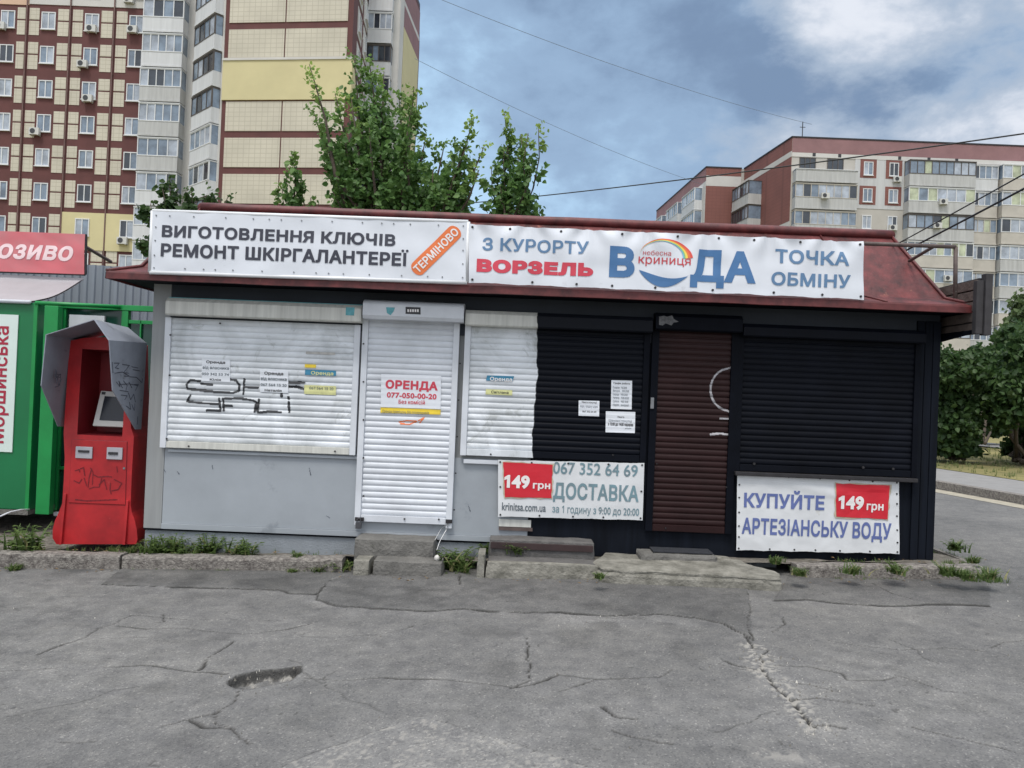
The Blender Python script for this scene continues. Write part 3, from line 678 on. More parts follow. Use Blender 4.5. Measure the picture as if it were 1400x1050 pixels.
def split_paint(white, nm, col_black):
    """white paint left of a wavy brush line, black right of it"""
    m = white.copy(); m.name = nm; N = m.node_tree.nodes; L = m.node_tree.links; b = N['Principled BSDF']; src = b.inputs['Base Color'].links[0].from_socket
    g = N.new('ShaderNodeNewGeometry'); s = N.new('ShaderNodeSeparateXYZ'); L.new(g.outputs['Position'], s.inputs[0])
    n = N.new('ShaderNodeTexNoise'); n.inputs['Scale'].default_value = 3.0; n.inputs['Detail'].default_value = 4; L.new(g.outputs['Position'], n.inputs['Vector'])
    a = N.new('ShaderNodeMath'); a.operation = 'MULTIPLY_ADD'; a.inputs[1].default_value = .17; L.new(n.outputs['Fac'], a.inputs[0]); L.new(s.outputs[0], a.inputs[2])
    mr = N.new('ShaderNodeMapRange'); xb = at(731, 530, D).x + .085; mr.inputs['From Min'].default_value = xb; mr.inputs['From Max'].default_value = xb + .006; L.new(a.outputs[0], mr.inputs['Value'])
    mx = N.new('ShaderNodeMix'); mx.data_type = 'RGBA'; L.new(mr.outputs[0], mx.inputs[0]); L.new(src, mx.inputs[6]); mx.inputs[7].default_value = (*col_black, 1); L.new(mx.outputs[2], b.inputs['Base Color'])
    sp = N.new('ShaderNodeMapRange'); sp.inputs['To Min'].default_value = .5; sp.inputs['To Max'].default_value = .10; L.new(mr.outputs[0], sp.inputs['Value']); L.new(sp.outputs[0], b.inputs['Specular IOR Level'])
    return m
MT['split_shutter'] = split_paint(MT['white_shutter'], 'half_painted_shutter', (.0045, .0058, .0100)); MT['split_box'] = split_paint(MT['aged_white'], 'half_painted_box', (.0085, .010, .0145))

def X(px, py, Y=D): return at(px, py, Y).x
def Z(px, py, Y=D): return at(px, py, Y).z
def shutter(name, x0, x1, zb, zt, box, slat_m, rail_m, box_m, railw=.055, depth=.14, label=None, rounded=False, bottom_m=None, rail_drop=0.0, rail2=None):
    """roller shutter: slats, two guide rails, bottom bar and the housing above"""
    s = bpy.data.objects.new(name, None); s.location = Vector(((x0 + x1) / 2, D, zb)) - kiosk.location; COL.objects.link(s); s.parent = kiosk; s.empty_display_size = .1
    if label: s['label'] = label
    Yp = D - .020
    for (a, b) in ((x0, x0 + railw), (x1 - railw, x1)):
        mb = MB().box(a, b, D - .045, D + .001, zb - rail_drop, zt + .01)
        mb.build('guide_rail', rail2 if rail2 and a > x0 else rail_m, s, bevel=.004)
    slats(x0 + railw + .001, x1 - railw - .001, zb + .065, zt + .01, Yp, slat_m, s)
    MB().box(x0 + railw + .002, x1 - railw - .002, D - .040, D - .016, zb + .002, zb + .064).build('bottom_bar', bottom_m or slat_m, s, bevel=.004)
    bx0, bx1, bz0, bz1 = box
    if rounded:
        n = 10; poly = [(D + .001, bz0), (D + .001, bz1), (D - depth * .55, bz1)] + [(D - depth * .55 - depth * .45 * math.sin(math.pi / 2 * k / n), bz1 - (bz1 - bz0) * .30 * (1 - math.cos(math.pi / 2 * k / n))) for k in range(1, n + 1)] + [(D - depth, bz0 + .03), (D - depth + .02, bz0)]
    else: poly = [(D + .001, bz0), (D + .001, bz1), (D - depth * .72, bz1), (D - depth, bz1 - depth * .25), (D - depth, bz0 + .012), (D - depth + .012, bz0)]
    mb = MB().prism([(p[0], p[1]) for p in poly], 'x', bx0, bx1); mb.build('housing', box_m, s, bevel=.003 if not rounded else 0)
    return s
YH = D - .14
s1 = shutter('window_shutter', X(226, 500), X(491, 520), Z(360, 617), Z(360, 441), (X(226, 418, YH), X(494, 428, YH), Z(360, 435.5, YH), Z(360, 411.5, YH)), MT['white_shutter'], MT['white_metal'], MT['aged_white'], label='wide white window shutter covered in black graffiti', bottom_m=MT['aged_white'])
YH2 = D - .20
s2 = shutter('door_shutter', X(492, 560), X(624, 570), Z(550, 714.5), Z(560, 440), (X(496, 420, YH2), X(634, 428, YH2), Z(565, 437.5, YH2), Z(565, 411, YH2)), MT['white_metal'], MT['white_metal'], MT['white_metal'], depth=.20, rounded=True, label='tall white door shutter with bulky round housing', rail_drop=.03)
s3 = shutter('window_shutter', X(633, 530), X(885, 540), Z(755, 627), Z(755, 443), (X(636, 436, YH), X(893, 440, YH), Z(760, 449.5, YH), Z(760, 428, YH)), MT['split_shutter'], MT['white_metal'], MT['split_box'], label='window shutter half white and half painted black', bottom_m=MT['split_shutter'], rail2=MT['black_paint'])
s4 = shutter('door_shutter', X(886, 590), X(1004, 590), Z(940, 727), Z(948, 450), (X(897, 438, YH), X(1016, 442, YH), Z(955, 452.5, YH), Z(955, 429, YH)), MT['brown_shutter'], MT['black_paint'], MT['black_paint'], railw=.065, label='dark brown door shutter in a black frame')
s5 = shutter('window_shutter', X(1005, 555), X(1253, 560), Z(1128, 648), Z(1128, 462), (X(1017, 452, YH), X(1267, 458, YH), Z(1140, 464.5, YH), Z(1140, 446.5, YH)), MT['black_shutter'], MT['black_paint'], MT['black_shutter'], railw=.05, label='wide black window shutter')
# ledge below the black shutter, sill below the white ones
MB().box(X(1005, 650, D - .08), X(1255, 650, D - .08), D - .09, D, Z(1128, 655, D - .09), Z(1128, 649.5, D - .09)).build('ledge', MT['dark_steel'], kiosk, bevel=.006)
MB().box(X(634, 628), X(686, 628), D - .028, D + .003, Z(660, 634), Z(660, 628.5)).build('sill', MT['white_metal'], kiosk, bevel=.003)
MB().box(X(230, 628), X(489, 628), D - .022, D + .003, Z(360, 622.5), Z(360, 619)).build('sill', MT['grey_wall'], kiosk, bevel=.003)
# teal film edges and small stickers on housings
MB().box(X(228, 418, YH), X(494, 428, YH), D - .099, D - .003, Z(360, 411.5, YH) + .001, Z(360, 411.5, YH) + .006).build('teal_film', MT['teal'], s1)
flat_mesh(poly_px([(473, 420), (485, 420.4), (484, 431.5), (472.5, 431)], D - .1415), [(0, 1, 2, 3)], D - .1415, MT['teal'], s1, name='sticker', lift=.001)
def hsticker(px, m, s, Y, name='sticker'): return flat_mesh(poly_px(px, Y), [tuple(range(len(px)))], Y, m, s, name=name, lift=.001)
hsticker([(528, 420), (540, 420.5), (538, 426), (534, 431), (529, 428)], MT['teal'], s2, D - .2015)
st = hsticker([(554.5, 419.5), (575, 420.3), (575, 430), (554.5, 429)], MT['ink_black'], s2, D - .2015)
for k in range(5): hsticker([(557 + k * 3.3, 422.8), (559.2 + k * 3.3, 422.9), (559.2 + k * 3.3, 426.6), (557 + k * 3.3, 426.5)], MT['ink_white'], s2, D - .2035, 'sticker_mark')
hsticker([(901, 433), (908, 431.5), (912, 433), (919, 431), (921, 436), (928, 440), (921, 441), (918, 445), (910, 442), (906, 445), (901, 444)], pmat('grey_paper_residue', lin(104, 104, 106), .8, .5, 40), s4, D - .1415, 'paper_residue')
# bolts on door rails
def bolts(s, pxs, Y, r=.008):
    proto = None
    for (a, b) in pxs: proto = disc('bolt', at(a, b, Y), r, MT['dark_steel'], s, proto)
bolts(s2, [(497, 470 + 52 * k) for k in range(5)] + [(629 - k * 2, 497 + 50 * k) for k in range(5)] + [(553, 709.5), (600, 710), (615, 712)], D - .046)
bolts(s1, [(233, 458), (232, 513), (228, 600), (258, 610), (458, 617), (301, 442)], D - .043)
bolts(s3, [(671, 621), (838, 622)], D - .043); bolts(s5, [(1031, 634), (1180, 639), (1221, 641)], D - .043, .012); bolts(s4, [(993, 666), (910, 722), (898, 634)], D - .046, .007)
# padlocks
def padlock(px, py, parent, Y, m=None):
    p = at(px, py, Y); mb = MB().box(p.x - .026, p.x + .026, p.y - .03, p.y - .004, p.z - .075, p.z - .02)
    mb.tube([p + Vector((-.016, -.016, -.02)), p + Vector((-.016, -.016, .01)), p + Vector((-.008, -.016, .02)), p + Vector((.008, -.016, .02)), p + Vector((.016, -.016, .01)), p + Vector((.016, -.016, -.02))], .005, 6)
    mb.build('padlock', m or MT['padlock'], parent, bevel=.004)
padlock(491, 711, s2, D - .05); MB().box(X(487, 707), X(499, 707), D - .06, D - .045, Z(493, 711), Z(493, 706)).build('hasp', MT['dark_steel'], s2, bevel=.002)
MB().box(X(610, 711), X(619, 711), D - .06, D - .045, Z(614, 714), Z(614, 709)).build('hasp', MT['dark_steel'], s2, bevel=.002)
MB().box(X(888, 550), X(892.5, 550), D - .06, D - .045, Z(890, 558.5), Z(890, 543.5)).build('lock_plate', MT['steel'], s4, bevel=.002)

# graffiti ---------------------------------------------------------
def strokes(name, lines, w, Y, mat, parent, z0=None, d=.009, cell=.0055, lift=.002):
    """paint strokes laid on the slats: small cells that follow the slat profile"""
    vs = {}; V = []; Fc = []; cells = set()
    for ln in lines:
        P = [at(a, b, Y) for a, b in ln]; 
        for a, b in zip(P[:-1], P[1:]):
            L_ = (b - a).length; n = max(1, int(L_ / (cell * .8)))
            for i in range(n + 1):
                p = a.lerp(b, i / n); ww = w * (1 + .35 * nz(p.x * 14, p.z * 14, 2)); r = int(ww / cell) + 1
                ci, cj = int(p.x // cell), int(p.z // cell)
                for di in range(-r, r + 1):
                    for dj in range(-r, r + 1):
                        if math.hypot((ci + di + .5) * cell - p.x, (cj + dj + .5) * cell - p.z) < ww: cells.add((ci + di, cj + dj))
    def vid(i, j):
        if (i, j) not in vs:
            x, z = i * cell, j * cell; vs[(i, j)] = len(V); y = Y - (sprof(z, z0, d) + .003 * abs(nz(x * 1.7, math.floor((z - z0) / PITCH_S) * .45, 3)) if z0 is not None else 0) - lift; V.append((x, y, z))
        return vs[(i, j)]
    for (i, j) in sorted(cells): Fc.append((vid(i, j), vid(i + 1, j), vid(i + 1, j + 1), vid(i, j + 1)))
    return MB().add(V, Fc).build(name, mat, parent, fix=False)
def g7(*p): return [(a / 4.375 + 200, b / 4.375 + 400) for a, b in p]
z1s = s1.location.z + kiosk.location.z + .065
strokes('graffiti', [g7((325, 530), (268, 524), (243, 548), (248, 575), (300, 580), (400, 592), (520, 600), (556, 588), (560, 555), (540, 525), (490, 518)), g7((330, 545), (395, 552)),
    g7((588, 518), (583, 605)), g7((592, 565), (670, 568)), g7((850, 538), (945, 538)), g7((850, 562), (900, 562), (942, 576)),
    g7((265, 615), (246, 650), (290, 656), (445, 668)), g7((438, 635), (445, 705), (365, 705)), g7((465, 705), (462, 634), (560, 632), (640, 645), (660, 655), (650, 712)), g7((465, 674), (515, 678)), g7((676, 640), (666, 700), (672, 718), (740, 710), (808, 716)),
    g7((852, 625), (853, 635)), g7((853, 655), (857, 715)), g7((810, 605), (811, 620))], .0105, D - .020, MT['spray_black'], s1, z1s)
def g9(*p): return [(a / 4.118 + 670, b / 4.118 + 410) for a, b in p]
z4s = s4.location.z + kiosk.location.z + .065
def arc(cx, cy, rx, ry, a0, a1, n=24): return [(cx + rx * math.cos(math.radians(a0 + (a1 - a0) * k / n)), cy + ry * math.sin(math.radians(a0 + (a1 - a0) * k / n))) for k in range(n + 1)]
strokes('graffiti', [g9(*([(1352, 382)] + arc(1345, 505, 105, 118, 262, 98) + [(1340, 628)])), g9((1295, 668), (1338, 670)), g9((1240, 757), (1290, 752), (1335, 757))],   .0095, D - .020, MT['spray_white'], s4, z4s)
z2s = s2.location.z + kiosk.location.z + .065
strokes('marker_scrawl', [[(546, 577), (556, 575), (570, 576), (560, 580), (548, 579)], [(572, 575), (580, 571), (574, 578)]], .006, D - .020, MT['ink_orange'], s2, z2s)
strokes('marker_scrawl', [[(216, 640), (222, 652)], [(221, 636), (226, 645)], [(206, 640), (204, 650)], [(243, 645), (245, 648)], [(214, 668), (218, 672)], [(290, 636), (291, 641)], [(423, 640), (425, 650)], [(446, 705), (451, 708)], [(640, 690), (643, 699)]], .0028, D + .004, MT['marker'], kiosk)

# paper notices ----------------------------------------------------
def notice(label, px, mat, lines, Y=None, cat='notice', name='paper_notice', th=.0015, group='papers stuck on the shutters', inkm='ink_black'):
    Y = Y or D - .034
    P = [at(a, b, Y) for a, b in px]; base = Vector((sum(p.x for p in P) / 4, Y, min(p.z for p in P)))
    r = thing(name, base, label, cat, group)
    nx, nzz = 10, 12; vs = []; fs = []
    for j in range(nzz + 1):
        for i in range(nx + 1):
            p = P[0].lerp(P[1], i / nx).lerp(P[3].lerp(P[2], i / nx), j / nzz); vs.append((p.x, p.y - .0012 * math.sin(p.z / PITCH_S * 2 * math.pi), p.z))
    for j in range(nzz):
        for i in range(nx): fs.append((j * (nx + 1) + i, j * (nx + 1) + i + 1, (j + 1) * (nx + 1) + i + 1, (j + 1) * (nx + 1) + i))
    MB().add(vs, fs).build('sheet', mat, r, fix=False)
    for ln in lines:
        body, bl, tr = ln[:3]; m = ln[3] if len(ln) > 3 else inkm; b = ln[4] if len(ln) > 4 else .02
        lettering(body, bl, tr, Y, MT[m], r, bold=b, ref=ln[5] if len(ln) > 5 else 'H', lift=.0025)
    return r
def q7(x0, y0, x1, y1, sk=0.04):
    a = [(x0, y0), (x1, y0 + (x1 - x0) * sk), (x1 - 1, y1 + (x1 - x0) * sk), (x0 - 1, y1)]; return [(p / 4.375 + 200, q / 4.375 + 400) for p, q in a]
def l7(body, x0, y1, x1, y0, *r): return (body, (x0 / 4.375 + 200, y1 / 4.375 + 400), (x1 / 4.375 + 200, y0 / 4.375 + 400), *r)
notice('upper left white rental notice on the graffiti shutter, signed Юлія', q7(332, 395, 502, 528), MT['paper'], [l7('Оренда', 358, 422, 473, 410, 'ink_black', .03), l7('від власника', 338, 456, 495, 448, 'ink_grey', .02, 'x'), l7('050 342 53 74', 332, 493, 495, 484, 'ink_grey', .02), l7('Юлія', 380, 526, 447, 516, 'ink_black', .03)])
notice('white rental notice over the graffiti strokes, signed Наталія', q7(680, 462, 850, 595), MT['paper'], [l7('Оренда', 706, 490, 820, 477, 'ink_black', .03), l7('від власника', 686, 522, 840, 514, 'ink_grey', .02, 'x'), l7('067 564 15 20', 684, 557, 840, 548, 'ink_grey', .02), l7('Наталія', 708, 590, 810, 580, 'ink_black', .03)])
notice('torn blue and yellow rental sticker at right of the graffiti shutter', q7(950, 460, 1135, 492), MT['paper_blue'], [l7('Оренда', 985, 490, 1120, 474, 'paper_pale', .03)], cat='sticker', name='torn_sticker')
notice('pale yellow torn strip low on the graffiti shutter', q7(945, 552, 1135, 606), MT['paper_pale'], [l7('067 564 15 20', 975, 578, 1120, 568, 'ink_grey', .0)], cat='sticker', name='torn_sticker')
notice('scrap of yellow paper above the blue sticker', q7(948, 428, 1015, 448), MT['paper_yellow'], [], cat='sticker', name='torn_sticker')
notice('grey rubbed off glue remains high on the graffiti shutter', q7(955, 352, 1130, 366), MT['torn'], [], cat='sticker', name='torn_sticker')
def c8(x, y): return (x / 2.623 + 480, y / 2.623 + 400)
notice('white poster with red lettering on the white door shutter', [c8(108, 292), c8(323, 298), c8(321, 418), c8(106, 410)], MT['paper'], [('ОРЕНДА', c8(123, 344), c8(312, 320), 'ink_red', .05), ('077-050-00-20', c8(128, 376), c8(307, 364), 'ink_red', .035), ('Без комісій', c8(170, 398), c8(265, 391), 'ink_red', .02, 'x')], cat='poster', name='rental_poster')
notice('narrow yellow strip with small print under the red lettered poster', [c8(106, 412), c8(321, 420), c8(320, 438), c8(105, 431)], MT['paper_yellow'], [('Оренда приміщень без посередників', c8(112, 430), c8(280, 429), 'ink_grey', .0, 'x')], cat='poster', name='yellow_strip')
notice('blue sticker on the half white window shutter', [c8(488, 297), c8(585, 300), c8(578, 318), c8(484, 315)], MT['paper_blue'], [('Оренда', c8(498, 316), c8(578, 305), 'ink_white', .03)], cat='sticker', name='torn_sticker')
notice('pale yellow strip under the blue sticker on the half white window shutter', [c8(484, 346), c8(578, 350), c8(578, 369), c8(482, 365)], MT['paper_pale'], [('Світлана', c8(502, 361), c8(565, 354), 'ink_black', .02)], cat='sticker', name='torn_sticker')
def c9(x, y): return (x / 4.118 + 670, y / 4.118 + 410)
notice('tall white paper sheet, upper of the sheets on the black shutter', [c9(683, 452), c9(800, 455), c9(797, 617), c9(680, 613)], MT['paper'], [('Графік роботи', c9(695, 473), c9(788, 467), 'ink_black', .02)] + [(s_, c9(692, y), c9(x, y - 6), 'ink_grey', .0, 'x') for s_, y, x in (('Понеділок    9:00-20:00', 498, 770), ('Вівторок    9:00-20:00', 517, 782), ('Середа    9:00-20:00', 537, 775), ('Четвер    9:00-20:00', 556, 782), ('Субота    9:00-18:00', 576, 778), ('Неділя    вихідний', 596, 780))])
notice('small white paper sheet, leftmost of those on the black shutter', [c9(499, 566), c9(616, 569), c9(614, 656), c9(498, 652)], MT['paper'], [('Увага покупці', c9(515, 580), c9(600, 575), 'ink_black', .01, 'x'), ('вода у продажу щодня', c9(508, 604), c9(606, 597), 'ink_grey', .0, 'x'), ('067 352 64 69', c9(520, 632), c9(598, 626), 'ink_black', .02)])
notice('wide white paper sheet below the tall one on the black shutter', [c9(652, 627), c9(818, 631), c9(815, 750), c9(650, 745)], MT['paper'], [('Увага', c9(716, 662), c9(755, 655), 'ink_black', .02), ('Шановні покупці', c9(668, 684), c9(798, 679), 'ink_grey', .0, 'x'), ('з 13:00 до 14:00 перерва', c9(664, 706), c9(806, 698), 'ink_black', .03, 'x'), ('дякуємо', c9(760, 726), c9(795, 721), 'ink_grey', .0, 'x')])

# ------------------------------------------------------------------ banners
def banner_sheet(corners, Y, mat, parent, yoff, nx=90, nzv=18, name='sheet', sag=0.0, spans=8):
    P = [at(a, b, Y) for a, b in corners]; vs = []; fs = []
    for j in range(nzv + 1):
        for i in range(nx + 1):
            p = P[0].lerp(P[1], i / nx).lerp(P[3].lerp(P[2], i / nx), j / nzv); e_ = sag * abs(math.sin(math.pi * spans * i / nx)) * (.6 + .8 * abs(nz(i * .3, 2))) * (1 - 2 * j / nzv); vs.append((p.x, p.y - yoff(p.x, p.z), p.z - e_))
    for j in range(nzv):
        for i in range(nx): fs.append((j * (nx + 1) + i, j * (nx + 1) + i + 1, (j + 1) * (nx + 1) + i + 1, (j + 1) * (nx + 1) + i))
    b = len(vs); vs += [(v[0], v[1] + .003, v[2]) for v in vs]; fs += [tuple(q + b for q in f[::-1]) for f in fs]
    return MB().add(vs, fs).build(name, mat, parent, fix=False, smooth=True)
def eyelets(corners, Y, parent, yoff, n_top, n_side, m=None, r=.010, inset=.03):
    P = [at(a, b, Y) for a, b in corners]; c = sum(P, Vector()) / 4; pts = []
    Q = [p + (c - p).normalized() * 0 for p in P]
    Q = [Vector((p.x + (inset if p.x < c.x else -inset), p.y, p.z + (inset if p.z < c.z else -inset))) for p in P]
    for a, b, n in ((0, 1, n_top), (3, 2, n_top), (0, 3, n_side), (1, 2, n_side)):
        for k in range(n + 1):
            p = Q[a].lerp(Q[b], min(1, max(0, k / n + (.03 * math.sin(k * 5.1 + a) if 0 < k < n else 0)))); pts.append(p)
    seen = set(); proto = None
    for p in pts:
        k = (round(p.x, 2), round(p.z, 2))
        if k in seen: continue
        seen.add(k); proto = disc('eyelet', Vector((p.x, Y - yoff(p.x, p.z), p.z)), r, m or MT['dark_steel'], parent, proto)
YB = 6.70
c1 = [(208, 288), (640, 303), (638.5, 386), (204, 372)]
b1 = thing('banner', at(420, 380, YB), 'left white framed banner with dark lettering about keys and an orange pill', 'banner', 'banners on the kiosk')
y1 = lambda x, z: .008 * nz(x * 2.2, z * 3.1, 1) + .006 * nz(x * 5, z * 6, 6)
banner_sheet(c1, YB, MT['vinyl'], b1, y1)
P = [at(a, b, YB) for a, b in c1]; mb = MB()
for a, b in ((0, 1), (1, 2), (2, 3), (3, 0)): mb.tube([P[a] + Vector((0, .012, 0)), P[b] + Vector((0, .012, 0))], .018, 8)
mb.build('frame', MT['pale_frame'], b1, smooth=True)
eyelets(c1, YB, b1, y1, 14, 4, MT['steel'], .0065, .04)
def c4(x, y): return (x / 2.917 + 180, y / 2.917 + 270)
lettering('ВИГОТОВЛЕННЯ КЛЮЧІВ', c4(120, 157), c4(1053, 147), YB, MT['ink_dark'], b1, .04, yoff=y1)
lettering('РЕМОНТ ШКІРГАЛАНТЕРЕЇ', c4(116, 235), c4(1105, 222), YB, MT['ink_dark'], b1, .04, yoff=y1)
def pill():
    a = at(*c4(1142, 283), YB); b = at(*c4(1287, 140), YB); d = (b - a); d.y = 0; d.normalize(); n = Vector((-d.z, 0, d.x)); r = .067
    a2 = a - d * -.0; pts = []
    for k in range(13): t = math.pi / 2 + math.pi * k / 12; q = a + d * (math.cos(t) * r * .75 + .0) + n * (math.sin(t) * r); pts.append((q.x, q.z))
    for k in range(13): t = -math.pi / 2 + math.pi * k / 12; q = b + d * (math.cos(t) * r * .75) + n * (math.sin(t) * r); pts.append((q.x, q.z))
    flat_mesh(pts, [tuple(range(len(pts)))], YB, MT['ink_orange'], b1, y1, 'orange_pill', .0035)
    vs, fs = text2d('ТЕРМІНОВО', .03); x0 = min(v[0] for v in vs); x1 = max(v[0] for v in vs); L_ = (b - a).length * 1.13; k = L_ / (x1 - x0); o = a - d * (L_ - (b - a).length) / 2; kz = .066 / CAP
    P2 = []
    for v in vs: q = o + d * ((v[0] - x0) * k) + n * ((v[1] - CAP / 2) * kz); P2.append((q.x, q.z, v[2]))
    flat_mesh(P2, fs, YB, MT['ink_white'], b1, y1, 'lettering', .0065)
pill()
c2 = [(641.5, 306), (1180, 330), (1182, 410), (641, 387)]
b2 = thing('banner', at(910, 400, YB), 'right white banner with a blue and red water advert and rainbow logo', 'banner', 'banners on the kiosk')
def y2(x, z):
    e = 0.0
    for k, ex in enumerate((-.45, .1, .62, 1.1, 1.65, 2.2, 2.7, 3.15)):
        dx, dz = x - ex, 3.06 - z; e += .020 * math.exp(-abs(dx) * 4 - max(0, dz) * 2.5) * math.sin(8 * math.atan2(dx, dz + .1) + k)
    return e + .010 * nz(x * 1.6, z * 2.2, 11) + .008 * nz(x * 4 + z * 3, z * 5 - x, 15)
banner_sheet(c2, YB, MT['vinyl'], b2, y2, 120, 24, sag=.010, spans=8); eyelets(c2, YB, b2, y2, 8, 1, MT['dark_steel'], .011, .03)
def c5(x, y): return (x / 2.414 + 620, y / 2.414 + 280)
lettering('З КУРОРТУ', c5(95, 150), c5(447, 122), YB, MT['ink_blue'], b2, .025, yoff=y2)
lettering('ВОРЗЕЛЬ', c5(76, 222), c5(462, 194), YB, MT['ink_red'], b2, .075, yoff=y2)
lettering('В', c5(513, 238), c5(600, 139), YB, MT['ink_blue2'], b2, .05, yoff=y2)
lettering('ДА', c5(780, 252), c5(1000, 155), YB, MT['ink_blue2'], b2, .045, yoff=y2)
lettering('небесна', c5(625, 165), c5(718, 157), YB, MT['ink_red2'], b2, .0, 'x', yoff=y2)
lettering('криниця', c5(610, 193), c5(783, 178), YB, MT['ink_red2'], b2, .006, 'x', yoff=y2)
lettering('ТОЧКА', c5(1060, 192), c5(1307, 156), YB, MT['ink_blue'], b2, .03, yoff=y2)
lettering('ОБМІНУ', c5(1048, 265), c5(1312, 232), YB, MT['ink_blue'], b2, .03, yoff=y2)
def crescent(outer, inner, m, name):
    o = poly_px([c5(*p) for p in outer], YB); i = poly_px([c5(*p) for p in inner], YB); n = len(o)
    flat_mesh(o + i, [(k, k + 1, n + k + 1, n + k) for k in range(n - 1)], YB, m, b2, y2, name, .0045)
n = 24
def rb(t0, t1, f0, f1):
    out = []
    for f in (f0, f1):
        L_ = []
        for k in range(n + 1):
            a = math.radians(t0 + (t1 - t0) * k / n); g = (k / n)
            R0, R1 = (1.0, 1.0 - .38 * g ** 1.2); q = R0 + (R1 - R0) * f; L_.append((702 + 88 * q * math.cos(a), 172 + 3 - 62 * q * math.sin(a) + 6 * math.cos(a)))
        out.append(L_)
    return out
for f0, f1, m in ((0, .25, 'rb_r'), (.25, .5, 'ink_orange'), (.5, .72, 'rb_y'), (.72, .87, 'rb_g'), (.87, 1, 'rb_c')): crescent(*rb(172, 5, f0, f1), MT[m], 'rainbow')
sm_o = [(612 + 163 * k / n, 216 + 22 * (k / n) + 47 * math.sin(math.pi * (k / n) ** .9) ** .9 - 4 * (k / n)) for k in range(n + 1)]
sm_i = [(612 + 163 * k / n, 215 + 20 * (k / n) + 22 * math.sin(math.pi * (k / n) ** 1.0) * (1 - .0) * (.35 + .65 * k / n)) for k in range(n + 1)]
crescent(sm_o, sm_i, MT['ink_blue2'], 'smile_swoosh')
# dropped banner below the half black shutter
Y3 = D - .045
def cA(x, y): return (x / 3.333 + 660, y / 3.333 + 610)
def cB(x, y): return (x / 2.917 + 980, y / 2.917 + 420)
c3 = [(681, 628.5), (881, 633), (878.5, 711.5), (681, 706.5)]
b3 = thing('banner', at(780, 709, Y3), 'faded delivery banner with phone number and red price patch between the doors', 'banner', 'banners on the kiosk')
y3 = lambda x, z: .010 * max(0, nz(x * 2.4, z * 2.4, 21)) + .003 * nz(x * 7, z * 9, 23)
banner_sheet(c3, Y3, MT['old_vinyl'], b3, y3, sag=.006, spans=4); eyelets(c3, Y3, b3, y3, 4, 2, MT['dark_steel'], .009, .02)
lettering('067 352 64 69', cA(320, 124), cA(707, 86), Y3, MT['ink_faded'], b3, .012, yoff=y3)
lettering('ДОСТАВКА', cA(320, 238), cA(712, 180), Y3, MT['ink_faded'], b3, .03, yoff=y3)
lettering('krinitsa.com.ua', cA(87, 291), cA(288, 275), Y3, MT['ink_grey'], b3, .015, 'x', yoff=y3)
lettering('за 1 годину з 9:00 до 20:00', cA(316, 301), cA(712, 291), Y3, MT['ink_faded'], b3, .008, 'x', yoff=y3)
def patch(px, Y, parent, yoff, cf, t149, tgrn, glue=None):
    pl = poly_px([cf(*p) for p in px], Y); n_ = len(pl); out = []
    for k in range(n_):
        a, b = pl[k], pl[(k + 1) % n_]
        for i in range(8): t = i / 8; x = a[0] + (b[0] - a[0]) * t; z = a[1] + (b[1] - a[1]) * t; out.append((x + .006 * nz(x * 20, z * 20, 4), z + .006 * nz(x * 20, z * 20, 9)))
    if glue: 
        cx = sum(p[0] for p in out) / len(out); cz = sum(p[1] for p in out) / len(out)
        gl = [(cx + (x - cx) * (1.045 + .10 * nz(x * 25, z * 25, 3)), cz + (z - cz) * (1.05 + .12 * nz(x * 25, z * 25, 5))) for x, z in out]
        flat_mesh(gl, [tuple(range(len(gl)))], Y, MT['glue'], parent, yoff, 'glue_stain', .005, .03)
    pr = flat_mesh(out, [tuple(range(len(out)))], Y, MT['patch_red'], parent, yoff, 'price_patch', .0085, .03)
    lettering('149', *[cf(*p) for p in t149], Y, MT['ink_white'], pr, .05, yoff=yoff, lift=.012)
    lettering('грн', *[cf(*p) for p in tgrn], Y, MT['ink_white'], pr, .03, 'x', yoff=yoff, lift=.012)
patch([(93, 72), (318, 84), (312, 236), (102, 231)], Y3, b3, y3, cA, ((97, 188), (215, 134)), ((228, 192), (308, 170)), True)
c6 = [(1008, 645.5), (1229, 657), (1229.6, 757.7), (1006.7, 752.5)]
b4 = thing('banner', at(1118, 755, Y3), 'creased white banner with violet lettering and red price patch under the black shutter', 'banner', 'banners on the kiosk')
def y4(x, z): return .012 * max(0, nz(x * 1.8, z * 7 + x, 31)) * (1 if z > .75 else .5) + .006 * nz(x * 3, z * 4, 33) + .004 * abs(nz(x * 8, z * 10, 35))
banner_sheet(c6, Y3, MT['old_vinyl'], b4, y4, 90, 40, sag=.008, spans=6); eyelets(c6, Y3, b4, y4, 6, 6, MT['dark_steel'], .008, .02)
lettering('КУПУЙТЕ', cB(107, 797), cB(430, 752), Y3, MT['ink_violet'], b4, .035, yoff=y4)
lettering('АРТЕЗІАНСЬКУ ВОДУ', cB(98, 903), cB(697, 862), Y3, MT['ink_violet'], b4, .03, yoff=y4)
patch([(474, 702), (688, 710), (680, 845), (474, 836)], Y3, b4, y4, cB, ((482, 803), (585, 754)), ((595, 808), (663, 785)), True)
# dark plywood and rust strip showing below the delivery banner
MB().box(X(682, 716), X(726, 716), D - .012, D + .001, Z(700, 720), Z(700, 710)).build('pale_board', MT['aged_white'], kiosk, bevel=.002)
MB().box(X(682, 722), X(728, 722), D - .016, D + .001, Z(700, 725), Z(700, 720.6)).build('rusty_strip', MT['rusty_pipe'], kiosk)
MB().box(X(690, 722), X(886, 722), D + .006, D + .045, .05, ZB - .03).build('plinth', MT['black_wall'], kiosk)

